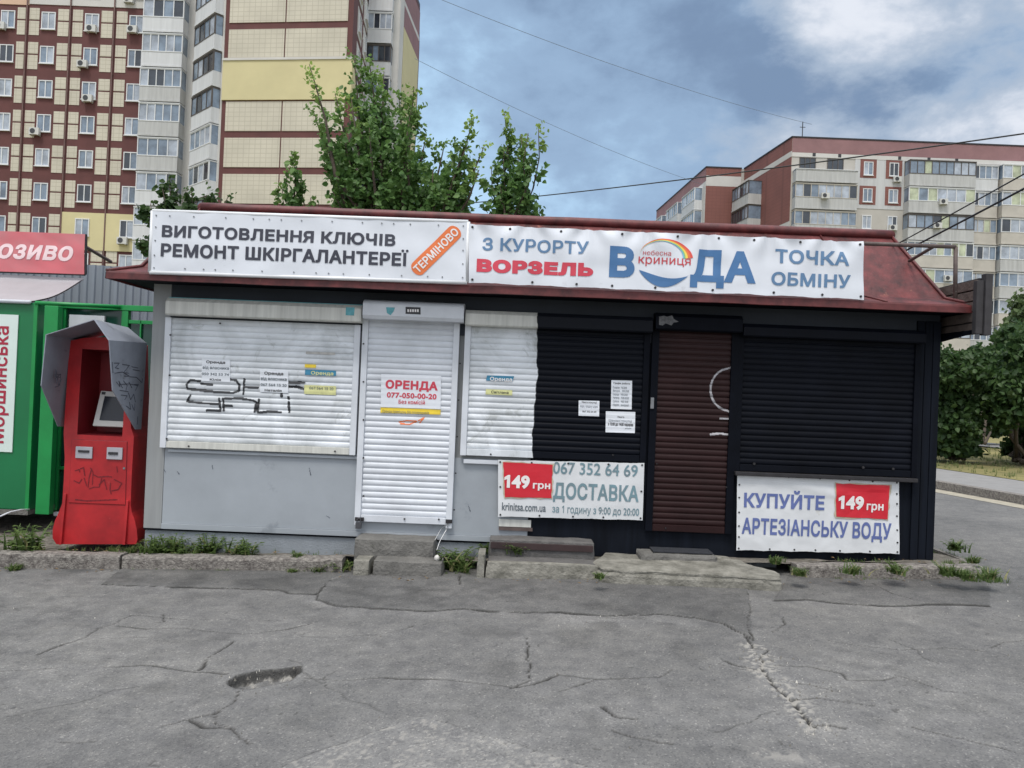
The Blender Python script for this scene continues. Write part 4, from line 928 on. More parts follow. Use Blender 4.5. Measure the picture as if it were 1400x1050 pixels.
# ------------------------------------------------------------------ steps
def rough_block(mb, x0, x1, y0, y1, z0, z1, seed=0, a=.008, n=14):
    """hand-cast concrete block with uneven faces"""
    ny, nzv = 6, 4
    def p(i, j, k):
        x = x0 + (x1 - x0) * i / n; y = y0 + (y1 - y0) * j / ny; z = z0 + (z1 - z0) * k / nzv
        r = .012 if (j in (0, ny)) + (k == nzv) + (i in (0, n)) >= 2 else 0
        cx, cy = (x0 + x1) / 2, (y0 + y1) / 2
        return (x + a * nz(x * 7, y * 7 + z * 5, seed) + (r * (1 if x < cx else -1) if i in (0, n) else 0), y + a * nz(x * 7, z * 9, seed + 5) + (r * .7 * (1 if y < cy else -1) if j in (0, ny) else 0), z + a * nz(x * 6, y * 8, seed + 9) - (r * .7 if k == nzv else 0))
    def grid(f, A, B):
        vs = [f(i, j) for j in range(B + 1) for i in range(A + 1)]; fs = [(j * (A + 1) + i, j * (A + 1) + i + 1, (j + 1) * (A + 1) + i + 1, (j + 1) * (A + 1) + i) for j in range(B) for i in range(A)]; mb.add(vs, fs)
    grid(lambda i, j: p(i, j, nzv), n, ny); grid(lambda i, k: p(i, 0, k), n, nzv); grid(lambda i, k: p(i, ny, k), n, nzv); grid(lambda j, k: p(0, j, k), ny, nzv); grid(lambda j, k: p(n, j, k), ny, nzv)
def step(name, label, parts):
    x0 = min(p[0] for p in parts); x1 = max(p[1] for p in parts)
    r = thing(name, ((x0 + x1) / 2, parts[0][2], G((x0 + x1) / 2)), label, 'steps')
    for k, (a, b, c, d, e, f, m, nm) in enumerate(parts):
        mb = MB(); rough_block(mb, a, b, c, d, e, f, k * 13 + len(label)); o = mb.build(nm, MT[m], r)
        bm = bmesh.new(); bm.from_mesh(o.data); bmesh.ops.remove_doubles(bm, verts=bm.verts, dist=1e-4); bmesh.ops.recalc_face_normals(bm, faces=bm.faces); bm.to_mesh(o.data); bm.free()
    return r
YA1, YA2 = 6.80, 6.60
sA = step('concrete_steps', 'two worn concrete steps below the white door shutter', [
    (X(483, 750, YA1), X(594, 750, YA1), YA1, 7.10, -.15, Z(540, 738, YA1), 'dark_concrete', 'upper_step'),
    (X(508, 778, YA2), X(605, 778, YA2), YA2, YA1 + .05, -.2, Z(555, 768, YA2), 'dark_concrete', 'lower_step'),
    (X(482, 776, YA2), X(506, 776, YA2), YA2 - .01, YA1 + .05, -.2, Z(495, 766, YA2), 'concrete', 'side_block')])
YB1, YB2 = 6.86, 6.56
sB = step('asphalt_steps', 'two asphalt covered steps with red brown riser below the delivery banner', [
    (X(668, 740, YB1), X(814, 745, YB1), YB1, 7.10, -.2, Z(740, 739.5, YB1), 'tread', 'upper_tread'),
    (X(665, 775, YB2), X(822, 780, YB2), YB2 + .07, YB1 + .02, -.2, Z(745, 772, YB2), 'tread', 'lower_tread'),
    (X(664, 780, YB2), X(824, 780, YB2), YB2, YB2 + .075, -.2, Z(745, 772, YB2) + .006, 'concrete', 'front_edge'),
    (X(652, 772, YB2), X(663, 772, YB2), YB2, 6.85, -.2, Z(657, 757, YB2), 'concrete', 'cheek_stone')])
MB().box(X(671, 745, YB1 - .012), X(811, 745, YB1 - .012), YB1 - .016, YB1 + .004, Z(740, 752, YB1) , Z(740, 741.5, YB1) - .012).build('riser', MT['riser'], sB, bevel=.003)
def slab():
    r = thing('concrete_landing', (1.6, 6.6, .05), 'broad broken pale concrete landing below the brown door shutter', 'steps')
    zt = Z(940, 781, 6.42)
    out = [(X(812, 760, 6.7), 6.72), (X(822, 778, 6.45), 6.47), (X(850, 785, 6.42), 6.42), (X(960, 790, 6.42), 6.36), (X(1064, 792, 6.32), 6.30), (X(1066, 790, 6.5), 6.46), (X(1030, 770, 6.7), 6.74), (X(1000, 762, 6.9), 7.09), (X(830, 742, 7.05), 7.09)]
    pts = []
    for k in range(len(out)):
        a, b = out[k], out[(k + 1) % len(out)]
        for i in range(10): t = i / 10; x = a[0] + (b[0] - a[0]) * t; y = a[1] + (b[1] - a[1]) * t; pts.append((x + .025 * nz(x * 6, y * 6, 2) + .012 * nz(x * 20, y * 20, 2), y + .03 * nz(x * 5, y * 5, 6) + .014 * nz(x * 19, y * 19, 6)))
    cx = sum(p[0] for p in pts) / len(pts); cy = sum(p[1] for p in pts) / len(pts); rings = [(1.02, -.25), (1.01, -.05), (.985, -.028), (1.0, -.014), (.992, -.003), (.94, .0), (.75, .003), (.4, .006), (0.02, .004)]
    vs = []; n = len(pts)
    for s, dz in rings:
        for (x, y) in pts:
            X_ = cx + (x - cx) * s; Y_ = cy + (y - cy) * s; e = .010 * nz(X_ * 8, Y_ * 8, dz * 30) + .006 * nz(X_ * 25, Y_ * 25, 3)
            vs.append((X_ + e, Y_ + e * (1 if s > .9 else 0), zt + SLOPE * (X_ - 1.6) * .6 + dz + e * .7 - .02 * max(0, 6.62 - Y_) ))
    fs = [(j * n + i, j * n + (i + 1) % n, (j + 1) * n + (i + 1) % n, (j + 1) * n + i) for j in range(len(rings) - 1) for i in range(n)] + [tuple((len(rings) - 1) * n + i for i in range(n))]
    MB().add(vs, fs).build('slab', MT['concrete'], r)
    mb = MB(); rough_block(mb, X(876, 755, 6.78), X(984, 760, 6.78), 6.80, 7.06, zt - .05, zt + .055, 91, .008); mb.build('door_step', MT['dark_concrete'], r)
    mb = MB().box(X(893, 748, 6.85), X(975, 752, 6.85), 6.84, 7.03, zt + .061, zt + .075); o = mb.build('door_mat', MT['mat_rubber'], bevel=.004); tag(o, 'thin dark rubber mat on the step of the brown door', 'door mat')
slab()
# debris, string, stone
p0 = at(613, 714, D - .05); p1 = at(594, 752, 6.86); mb = MB()
for k in range(2):
    mb.tube([p0 + Vector((0, 0, -.01)), p0.lerp(p1, .3) + Vector((-.03 + .05 * k, -.02, .01)), p0.lerp(p1, .6) + Vector((-.05 + .05 * k, -.03, -.02)), p1 + Vector((.02 * k, 0, 0))], .0035, 5)
tag(mb.build('loose_wire', MT['steel']), 'thin grey wire hanging from the white door shutter onto the steps', 'wire')
def pebble(p, r, seed):
    bm = bmesh.new(); bmesh.ops.create_icosphere(bm, subdivisions=2, radius=r)
    for v in bm.verts: v.co *= 1 + .3 * nz(v.co.x * 30, v.co.y * 30, seed); v.co.z *= 1.25
    me = bpy.data.meshes.new('stone'); bm.to_mesh(me); bm.free(); me.materials.append(MT['stone_white']); o = bpy.data.objects.new('stone', me); o.location = p; COL.objects.link(o); return o
tag(pebble((X(597, 764, 6.68), 6.68, Z(597, 763, 6.68)), .022, 3), 'small white stone on the lower concrete step', 'stone')
def gravel():
    r = random.Random(12); mb = MB()
    def bit(x, y, s):
        z = G(x) + .004; pts = [(x + s * math.cos(a) * r.uniform(.6, 1.1), y + s * math.sin(a) * r.uniform(.6, 1.1)) for a in (.2, 1.4, 2.6, 3.8, 5.2)]; t = (x + r.uniform(-s, s) * .3, y + r.uniform(-s, s) * .3, z + s * r.uniform(.5, .9)); b = len(pts)
        mb.add([(a, c, z - .012) for a, c in pts] + [t], [(i, (i + 1) % b, b) for i in range(b)], r.choice((0, 0, 0, 1)))
    cl = [(gp(1045, 900), .10, 40), (gp(1075, 945), .10, 40), (gp(1110, 995), .09, 40), (gp(1145, 945), .12, 20), (gp(360, 928), .12, 20), (gp(790, 922), .06, 14), (gp(800, 843), .18, 26), (gp(940, 808), .15, 20)]
    for c, s, n_ in cl:
        for k in range(n_): bit(c.x + r.gauss(0, s), c.y + r.gauss(0, s * .8), r.choice((.003, .004, .005, .009)))
    for k in range(240): bit(r.uniform(-4.5, 4.6), r.uniform(3.2, 6.65), r.choice((.003, .0035, .005, .007)))
    for k in range(130): bit(r.uniform(-4.5, 4.6), r.uniform(6.5, 6.69), r.choice((.004, .006, .008)))
    for k in range(170):
        x = r.uniform(-4.5, 4.5); y = r.choice((6.66, 6.95)) + r.gauss(0, .035) if x < -1.5 or x > 2.6 else 6.66 + r.gauss(0, .05) - .12 * (x > -1.4); s_ = r.uniform(.008, .022); a = r.uniform(0, 6.28); z = G(x) + (.004 if y < 6.72 else PAD + .004); c_, q_ = math.cos(a) * s_, math.sin(a) * s_
        mb.add([(x - c_, y - q_, z), (x + q_ * .5, y - c_ * .5, z + s_ * .35), (x + c_, y + q_, z + .002), (x - q_ * .5, y + c_ * .5, z + s_ * .25)], [(0, 1, 2, 3)], 2)
    o = mb.build('loose_gravel', [pmat('grey_grit', lin(120, 116, 108), .9, .4, 40), pmat('pale_grit', lin(205, 200, 190), .9, .3, 40), pmat('dead_leaf', lin(128, 104, 70), .9, .4, 30)]); tag(o, 'loose grit and chips scattered on the asphalt', kind='stuff')
gravel()

# ------------------------------------------------------------------ pipe frame and side signboard at the right end of the roof
fr = thing('pipe_frame', at(1306, 405, 6.74), 'bare rusty pipe frame standing on the right end of the red roof', 'frame')
pa, pb, pc = at(1180, 333, 6.74), at(1306.5, 337.5, 6.74), at(1306, 408, 6.74)
MB().tube([pa, pb], .018, 8).build('top_bar', MT['rusty_pipe'], fr, smooth=True)
MB().tube([pb, pc], .018, 8).build('upright', MT['rusty_pipe'], fr, smooth=True)
MB().tube([at(1275, 338, 6.74), at(1243, 357, 7.3)], .015, 8).build('brace', MT['rusty_pipe'], fr, smooth=True)
def sideboard():
    XB = at(1343, 415, 6.62).x; r = thing('side_signboard', (XB, 6.9, 2.2), 'weathered dark wooden signboard seen edge on at the right end of the kiosk roof', 'signboard')
    y0, y1_ = 6.62, 8.7; zt0 = at(1343, 374, y0).z; zb0 = at(1343, 455, y0).z; n_ = 5; mb = MB(); h = (zt0 - .04 - zb0) / n_
    for k in range(n_): mb.box(XB - .028, XB - .004, y0 + .06, y1_ + .1 * nz(k, 2), zb0 + k * h + .006, zb0 + (k + 1) * h - .006)
    mb.build('boards', MT['wood'], r, bevel=.003)
    mb = MB(); mb.box(XB - .05, XB + .01, y0, y0 + .055, zb0 - .01, zt0 - .06).box(XB + .014, XB + .075, y0 - .02, y0 + .05, zb0 - .02, zt0)
    mb.build('end_post', MT['dark_wood'], r, bevel=.004)
    MB().box(XB - .07, XB - .032, 7.5, 7.56, zb0, zt0 + .02).build('back_post', MT['dark_wood'], r, bevel=.003)
    MB().box(XB + .000, XB + .05, y0 + .06, y1_, zb0, zt0 - .03).build('face_panel', MT['dark_wood'], r)
    mb = MB(); mb.hexa([(XR + .005, 7.14, zb0 - .06), (XB - .03, 6.7, zb0 - .005), (XB - .03, 8.6, zb0 - .005), (XR + .005, 8.6, zb0 - .06), (XR + .005, 7.14, zb0 - .03), (XB - .03, 6.7, zb0 + .03), (XB - .03, 8.6, zb0 + .03), (XR + .005, 8.6, zb0 - .03)]); mb.build('bracket', MT['black_paint'], r)
sideboard()

# ------------------------------------------------------------------ payment terminal
def terminal():
    YF = 7.16; g = G(-3.85) + .055
    t = thing('payment_terminal', (-3.85, 7.3, g), 'bright red payment terminal with grey hood standing left of the kiosk', 'payment terminal')
    P = lambda px, py, Y=YF: at(px, py, Y)
    # silhouette of the front (x, z), flared at the foot
    left = [(95, 466), (91, 530), (87, 592), (88.5, 625), (87, 660), (85, 688), (81, 699), (75, 712), (72, 724), (72, 736), (77, 744)]
    right = [(186, 744), (188, 737), (187, 724), (184, 711), (180, 700), (178.5, 690), (180, 650), (183, 597), (179, 585), (176, 530), (175, 470)]
    top = [(170, 464), (140, 461), (115, 462)]
    outl = [(P(*q).x, P(*q).z) for q in left + right + top]
    bk = 7.56; n = len(outl)
    # front: ring around the screen recess
    rec = [(112.5, 477), (109, 530), (105.5, 594), (167, 597), (171, 540), (173, 480)]
    rc = [(P(*q).x, P(*q).z) for q in rec]
    bm = bmesh.new(); vo = [bm.verts.new((x, YF, z)) for x, z in outl]; vr = [bm.verts.new((x, YF, z)) for x, z in rc]
    eo = [bm.edges.new((vo[i], vo[(i + 1) % n])) for i in range(n)]; er = [bm.edges.new((vr[i], vr[(i + 1) % len(rc)])) for i in range(len(rc))]
    bmesh.ops.triangle_fill(bm, use_beauty=True, edges=eo + er)
    vb = [bm.verts.new((x * .985 + -3.85 * .015, bk, z)) for x, z in outl]
    for i in range(n): bm.faces.new((vo[i], vo[(i + 1) % n], vb[(i + 1) % n], vb[i]))
    bm.faces.new(vb)
    # lean: upper half of the face set back a little
    bmesh.ops.recalc_face_normals(bm, faces=bm.faces)
    me = bpy.data.meshes.new('body'); bm.to_mesh(me); bm.free(); off = Vector(t.location)
    for v in me.vertices: v.co -= off
    me.materials.append(MT['term_red']); o = bpy.data.objects.new('body', me); COL.objects.link(o); o.parent = t
    # recess walls
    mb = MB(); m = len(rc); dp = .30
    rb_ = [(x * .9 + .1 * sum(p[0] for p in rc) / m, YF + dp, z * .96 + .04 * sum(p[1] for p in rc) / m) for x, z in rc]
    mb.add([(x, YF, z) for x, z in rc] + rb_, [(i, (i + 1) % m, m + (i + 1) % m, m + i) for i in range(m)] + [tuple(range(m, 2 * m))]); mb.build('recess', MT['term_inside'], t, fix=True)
    # tilted monitor
    def quad(px, y0_, y1_): return [P(px[0], px[1], y0_), P(px[2], px[3], y0_), P(px[4], px[5], y1_), P(px[6], px[7], y1_)]
    q = quad((126.5, 582, 172, 584, 178, 537, 138, 534), YF + .06, YF + .17); nrm = (q[1] - q[0]).cross(q[3] - q[0]).normalized() * .03
    if nrm.y < 0: nrm = -nrm
    mon = MB().hexa([q[0], q[1], q[1] + nrm, q[0] + nrm, q[3], q[2], q[2] + nrm, q[3] + nrm]).build('monitor', MT['monitor'], t, bevel=.005)
    s = [q[0].lerp(q[1], .17).lerp(q[3].lerp(q[2], .17), .16), q[0].lerp(q[1], .90).lerp(q[3].lerp(q[2], .90), .16), q[0].lerp(q[1], .90).lerp(q[3].lerp(q[2], .90), .85), q[0].lerp(q[1], .17).lerp(q[3].lerp(q[2], .17), .85)]
    MB().add([p - nrm * .08 for p in s], [(0, 1, 2, 3)]).build('screen', MT['screen'], mon)
    b = [q[0].lerp(q[1], a).lerp(q[3].lerp(q[2], a), c) - nrm * .09 for a, c in ((.05, .89), (.18, .89), (.18, .97), (.05, .97))]; MB().add(b, [(0, 1, 2, 3)]).build('camera_eye', MT['ink_black'], mon)
    # service door, slot plates
    d = [(P(a, b_).x, P(a, b_).z) for a, b_ in ((99, 601), (174, 604), (171.5, 690), (94.5, 687))]
    door = MB().hexa([(d[3][0], YF - .008, d[3][1]), (d[2][0], YF - .008, d[2][1]), (d[2][0], YF - .001, d[2][1]), (d[3][0], YF - .001, d[3][1]), (d[0][0], YF - .008, d[0][1]), (d[1][0], YF - .008, d[1][1]), (d[1][0], YF - .001, d[1][1]), (d[0][0], YF - .001, d[0][1])]).build('service_door', MT['term_red'], t, bevel=.003)
    mb = MB(); e = .004
    for i in range(4):
        a, c = Vector((d[i][0], YF - .0005, d[i][1])), Vector((d[(i + 1) % 4][0], YF - .0005, d[(i + 1) % 4][1])); mb.tube([a, c], e, 6)
    mb.build('door_gap', MT['marker_red'], t)
    for (x0, y0_, x1, y1_) in ((104.5, 611, 128, 626), (147, 612, 169, 627.5)):
        a, c = P(x0, y1_), P(x1, y0_); pl = MB().box(a.x, c.x, YF - .022, YF - .009, a.z, c.z).build('slot_plate', MT['slot'], door, bevel=.004)
    for (x0, y0_, x1, y1_) in ((109, 615.5, 124, 618), (150, 618, 163, 621)):
        a, c = P(x0, y1_), P(x1, y0_); MB().box(a.x, c.x, YF - .030, YF - .0225, a.z, c.z).build('slot', MT['ink_black'], door, bevel=.001)
    lk = P(170.5, 640); MB().tube([lk + Vector((0, -.014, 0)), lk + Vector((0, -.008, 0))], .011, 12).build('lock', MT['steel'], door)
    # foot kick plates: two vertical ribs
    mb = MB()
    for (a, b_) in (((90, 675), (84, 744)), ((175, 684), (171, 744))):
        p, q_ = P(*a), P(*b_); mb.hexa([(q_.x - .012, YF - .028, q_.z), (q_.x + .012, YF - .028, q_.z), (q_.x + .012, YF - .001, q_.z), (q_.x - .012, YF - .001, q_.z), (p.x - .012, YF - .016, p.z), (p.x + .012, YF - .016, p.z), (p.x + .012, YF - .001, p.z), (p.x - .012, YF - .001, p.z)])
    mb.build('foot_rib', MT['term_red'], t, bevel=.003)
    # scrawls on the red door
    def s4_(*p): return [(a / 5.83 + 50, b_ / 5.83 + 580) for a, b_ in p]
    strokes('graffiti', [s4_((310, 370), (340, 360), (345, 380)), s4_((350, 355), (375, 345), (385, 410)), s4_((440, 355), (420, 420), (410, 500)), s4_((380, 430), (400, 490)), s4_((300, 450), (340, 470), (360, 440)), s4_((450, 400), (490, 420), (570, 415), (600, 420)), s4_((590, 470), (585, 520), (595, 555)), s4_((520, 430), (500, 500), (460, 500), (420, 515)), s4_((620, 440), (680, 470), (650, 520), (600, 530)), s4_((430, 350), (450, 380), (445, 480)), s4_((640, 340), (645, 380)), s4_((310, 600), (400, 610), (520, 605), (640, 600)), s4_((500, 480), (540, 440), (560, 520))], .0042, YF - .009, MT['marker_red'], door, cell=.0035)
    # hood: ridge roof and two tapering side cheeks
    xl, xr = -4.135, -3.495; yf, yb = 6.76, 7.40; pk = P(129, 436.5, yf); zl = P(63, 457, yf).z; zr = P(149, 465, yf).z; th = .006
    zs_ = (zl + zr) / 2
    xlf = P(62, 457, yf).x
    def K(px, py): return at(px, py, xr / at(px, py, 1).x)
    ridge_b = Vector((pk.x - .02, yb, pk.z - .02))
    h = MB()
    def plate(m_, a, b_, c, d_):
        a, b_, c, d_ = map(Vector, (a, b_, c, d_)); n_ = (b_ - a).cross(d_ - a).normalized() * th; m_.hexa([a - n_, b_ - n_, c - n_, d_ - n_, a, b_, c, d_])
    LFt = Vector((xlf, yf + .01, zl)); LBt = Vector((xl, yb, zl - .01)); RFt = K(149, 465); RBt = K(200.5, 469); PKf = Vector((pk.x, yf, pk.z))
    plate(h, LFt, PKf, ridge_b, LBt); plate(h, PKf, RFt, RBt, ridge_b)
    hood = h.build('hood', MT['hood'], t)
    def cheek(ft, bt, low_f, low_b0, low_b, x_off):
        mb_ = MB(); pl = [ft, bt, low_b, low_b0, low_f]; vs = [p + Vector((x_off, 0, 0)) for p in pl] + [p - Vector((x_off, 0, 0)) for p in pl]; k = 5
        return mb_.add(vs, [tuple(range(k)), tuple(range(2 * k - 1, k - 1, -1))] + [(i, i + k, (i + 1) % k + k, (i + 1) % k) for i in range(k)]).build('side_cheek', MT['hood'], hood)
    cheek(LFt, LBt, P(56, 527, yf + .02), P(79, 583, 7.13), P(87, 583, 7.25), .004)
    ck = cheek(RFt, RBt, K(153.5, 533.5), K(185, 587), K(192.5, 587), .004)
    # marker tags on the cheek, drawn on its outer face
    def on_cheek(px, py):
        a, b_, c = RFt, RBt, K(185, 587); n_ = (b_ - a).cross(c - a); d_ = ray(px, py); o_ = Vector((0, 0, EYE)); s_ = (a - o_).dot(n_) / d_.dot(n_); return o_ + d_ * s_
    def s3_(*p): return [(a / 6.175 + 50, b_ / 6.175 + 430) for a, b_ in p]
    L_ = [s3_((635, 400), (640, 495)), s3_((650, 410), (695, 410), (660, 450), (690, 455)), s3_((655, 495), (720, 485), (780, 520), (740, 520)), s3_((720, 420), (780, 430), (730, 490), (775, 495)), s3_((800, 440), (850, 450)), s3_((810, 465), (865, 475)), s3_((785, 525), (840, 530), (885, 575), (890, 540)),
          s3_((670, 570), (700, 610), (690, 560), (720, 620)), s3_((730, 560), (760, 600), (750, 640)), s3_((775, 570), (800, 620)), s3_((820, 590), (855, 590), (830, 640)), s3_((700, 640), (770, 650)), s3_((710, 680), (760, 685), (740, 720)), s3_((770, 660), (790, 720), (815, 670), (830, 740)), s3_((750, 770), (790, 800), (780, 740)), s3_((800, 760), (820, 810), (825, 750)), s3_((850, 860), (845, 930)), s3_((700, 590), (780, 585), (850, 600))]
    mb = MB()
    for ln in L_:
        pts = [on_cheek(*q_) + Vector((.006, -.002, 0)) for q_ in ln]
        for a, c in zip(pts[:-1], pts[1:]): mb.tube([a, c], .0032, 4)
    mb.build('graffiti', MT['marker'], ck)
    mb = MB()
    for ln in [s3_((70, 460), (90, 600), (110, 540)), s3_((100, 470), (95, 520), (130, 530)), s3_((120, 500), (125, 580)), s3_((150, 500), (190, 510)), s3_((160, 540), (200, 500), (190, 600)), s3_((80, 610), (110, 600))]:
        pts = [P(*q_, 6.93) for q_ in ln]; pts = [Vector((LFt.x + (LBt.x - LFt.x) * (6.93 - yf) / (yb - yf) + .008, p.y + (p.x - pts[0].x) * 2.0, p.z)) for p in pts]
        for a, c in zip(pts[:-1], pts[1:]): mb.tube([a, c], .003, 4)
    mb.build('graffiti', MT['marker'], hood)
terminal()

# ------------------------------------------------------------------ green stall at the far left, its sign, gate; grey fence
def green():
    YG = 8.0; zg = G(-5) + .06
    k = thing('green_stall', (-6.0, YG, zg), 'green metal stall with sloping awning cut by the left edge', 'stall')
    xr = X(46, 560, YG); zt = Z(30, 413, YG); zb = Z(30, 697, YG)
    MB().box(-8.6, xr, YG, YG + 1.9, zb, zt).build('body', MT['green_panel'], k, bevel=.01)
    MB().box(-8.6, xr, YG - .02, YG + 1.6, zb - .05, zb - .003).build('base', MT['dark_concrete'], k)
    MB().box(X(45.5, 560, YG) - .03, X(46.5, 560, YG), YG - .02, YG, zb, zt).build('edge_trim', MT['green_bright'], k)
    # poster with upright red lettering, reading upwards
    x0, x1 = -7.4, X(22, 520, YG); z0, z1 = Z(10, 618, YG - .01), Z(10, 430, YG - .01)
    po = MB().box(-6.05, x1, YG - .012, YG - .002, z0, z1).build('poster', MT['poster_white'], k)
    vs, fs = text2d('Моршинська', .02); a0 = min(v[0] for v in vs); a1 = max(v[0] for v in vs); zlo, zhi = Z(5, 606, YG), Z(5, 446, YG) ; xb = X(9.5, 520, YG); kk = (zhi - zlo) / (a1 - a0)
    me = [(xb - v[1] * .105 / XH, zlo + (v[0] - a0) * kk, v[2]) for v in vs]
    flat_mesh(me, fs, YG - .012, MT['poster_red'], po, None, 'lettering', .003)
    # awning
    ya, za = 8.85, Z(60, 378, 8.85); yb_, zb2 = YG - .02, zt + .01; xa = X(115, 378, 8.85); xb2 = X(44, 414, YG)
    mb = MB(); nx, ny = 30, 10; vs = []; fs = []
    for j in range(ny + 1):
        for i in range(nx + 1):
            t = j / ny; xe = xa + (xb2 - xa) * t; x = -8.6 + (xe + 8.6) * i / nx; vs.append((x, ya + (yb_ - ya) * t, za + (zb2 - za) * t - .05 * math.sin(math.pi * t) + .012 * nz(x * 2, t * 2)))
    for j in range(ny):
        for i in range(nx): fs.append((j * (nx + 1) + i, j * (nx + 1) + i + 1, (j + 1) * (nx + 1) + i + 1, (j + 1) * (nx + 1) + i))
    b = len(vs); vs += [(x, y + .01, z - .015) for x, y, z in vs]; fs += [tuple(q + b for q in f[::-1]) for f in fs]
    mb.add(vs, fs); mb.build('awning', MT['awning'], k, fix=False, smooth=True)
    MB().tube([(-8.6, yb_ - .01, zb2 - .01), (xb2, yb_ - .01, zb2 - .01)], .02, 8).build('awning_bar', MT['white_metal'], k, smooth=True)
    # red sign above
    YS = 8.75; cs = [(-300, 305), (116, 320), (115, 375), (-300, 361)]
    sg = thing('shop_sign', at(50, 374, YS), 'faded red banner sign with white slanted lettering above the green stall', 'sign')
    ys = lambda x, z: .012 * nz(x * 2.5, z * 3, 41) + .006 * nz(x * 6 + z * 5, z * 8, 44)
    banner_sheet(cs, YS, MT['sign_red'], sg, ys, 90, 16)
    lettering('Морозиво', (-80, 350), (101, 337), YS, MT['sign_white'], sg, .03, 'x', yoff=ys, italic=.2)
    P_ = [at(a, b_, YS) for a, b_ in cs]; MB().tube([P_[1] + Vector((.005, .02, 0)), P_[2] + Vector((.005, .02, 0))], .014, 8).tube([P_[2] + Vector((0, .02, 0)), P_[3] + Vector((0, .02, 0))], .014, 8).build('frame', MT['dark_steel'], sg)
    # support strut behind the sign, towards the fence
    MB().tube([at(118, 338, 9.0), at(152, 358, 9.4)], .02, 6).build('strut', MT['rusty_pipe'], sg)
    # gate: bright upright leaf and glazed frames behind the terminal
    g = thing('green_gate', (-4.9, 8.1, zg), 'bright green upright metal gate with glazed frames behind the terminal', 'gate')
    MB().box(X(56, 560, 7.9), X(75, 560, 7.9), 7.88, 7.96, Z(62, 703, 7.9), Z(68, 418, 7.9)).build('leaf', MT['green_bright'], g, bevel=.006)
    YH_ = 8.45; zlo = Z(130, 700, YH_); zhi = Z(130, 423, YH_)
    fx = [X(77, 560, YH_), X(84, 560, YH_), X(90, 560, YH_), X(161, 560, YH_), X(170, 560, YH_), X(186, 560, YH_), X(188, 560, YH_), X(206, 560, YH_)]
    mb = MB(); mb.box(fx[0], fx[1], YH_, YH_ + .06, zlo, zhi); mb.box(fx[3], fx[4], YH_ - .01, YH_ + .06, zlo, zhi); mb.box(fx[5], fx[6], YH_, YH_ + .05, zlo, zhi - .1); mb.box(fx[0], fx[7], YH_ - .015, YH_ + .07, zhi, zhi + .06); mb.box(fx[4] + .001, fx[7], YH_, YH_ + .05, zhi - .14, zhi - .10); mb.box(fx[1] + .001, fx[3] - .001, YH_, YH_ + .05, Z(85, 642, YH_), Z(85, 638, YH_))
    mb.build('frame', MT['green_bright'], g, bevel=.004)
    MB().tube([(X(47, 414, 7.97), 7.98, Z(47, 414, 7.98)), (X(163, 419, 8.4), 8.42, Z(163, 419.5, 8.42))], .022, 8).build('rail', MT['green_bright'], g, smooth=True)
    MB().box(fx[1] + .002, fx[3] - .002, YH_ + .03, YH_ + .04, zlo, zhi - .002).box(fx[4] + .002, fx[7], YH_ + .03, YH_ + .04, zlo, zhi - .142).build('pane', MT['green_glass'], g)
    MB().box(X(95, 434, YH_), X(143, 436, YH_), YH_ - .004, YH_ + .026, Z(120, 455, YH_), Z(120, 431, YH_)).build('white_plate', MT['white_metal'], g)
    MB().box(fx[1], X(90, 700, YH_) + .6, YH_ - .06, YH_ - .02, zlo - .05, zlo - .01).build('threshold', MT['white_metal'], g)
    # goods seen through the narrow gap
    gl = thing('stacked_goods', (X(49, 640, 8.3), 8.3, zg), 'narrow stack of packed goods glimpsed in the gap beside the green stall', 'goods')
    r = random.Random(4); z = Z(49, 690, 8.3); cols = ['torn', 'rusty_pipe', 'paper', 'dark_steel', 'torn', 'rusty_pipe', 'ink_blue', 'torn']
    MB().box(X(47, 560, 8.6), X(56, 560, 8.6), 8.55, 8.6, Z(49, 697, 8.5), Z(49, 418, 8.5)).build('dark_back', MT['dark_steel'], gl)
    for i, c in enumerate(cols):
        h_ = r.uniform(.06, .13); MB().box(X(47, 640, 8.3) + .01, X(53, 640, 8.3), 8.3, 8.5, z, z + h_ - .006).build('package', MT[c], gl, bevel=.006); z += h_
    # grey corrugated fence behind
    YF = 10.5; f = thing('corrugated_fence', (-6.0, YF, G(-6)), 'tall grey corrugated sheet fence behind the green stall', 'fence')
    x0, x1 = -9.0, -2.9; ztop = Z(160, 364, YF); vs = []; fs = []; p_ = .105; i = 0; x = x0; prof = []
    while x < x1: prof += [(x, 0), (x + .04, 0), (x + .052, .022), (x + .092, .022)]; x += p_
    for (x, d_) in prof: vs += [(x, YF - d_, -.4), (x, YF - d_, ztop + .01 * nz(x * 3, 1))]
    for i in range(len(prof) - 1): fs.append((2 * i, 2 * i + 2, 2 * i + 3, 2 * i + 1))
    MB().add(vs, fs).build('sheet', MT['corrugated'], f, fix=False)
    MB().box(x0, x1, YF + .01, YF + .05, ztop - .16, ztop - .11).build('rail', MT['dark_steel'], f)
    # white hose end on the soil
    pts = [at(0, 706, 7.4), at(14, 700, 7.5), at(28, 697, 7.6), at(40, 696.5, 7.75)]; pts = [Vector((p.x, p.y, max(p.z, G(p.x) + .08))) for p in pts]
    tag(MB().tube(pts, .008, 6).build('white_cable', MT['white_metal'], smooth=True), 'white cable lying on the soil by the green stall', 'cable')
green()
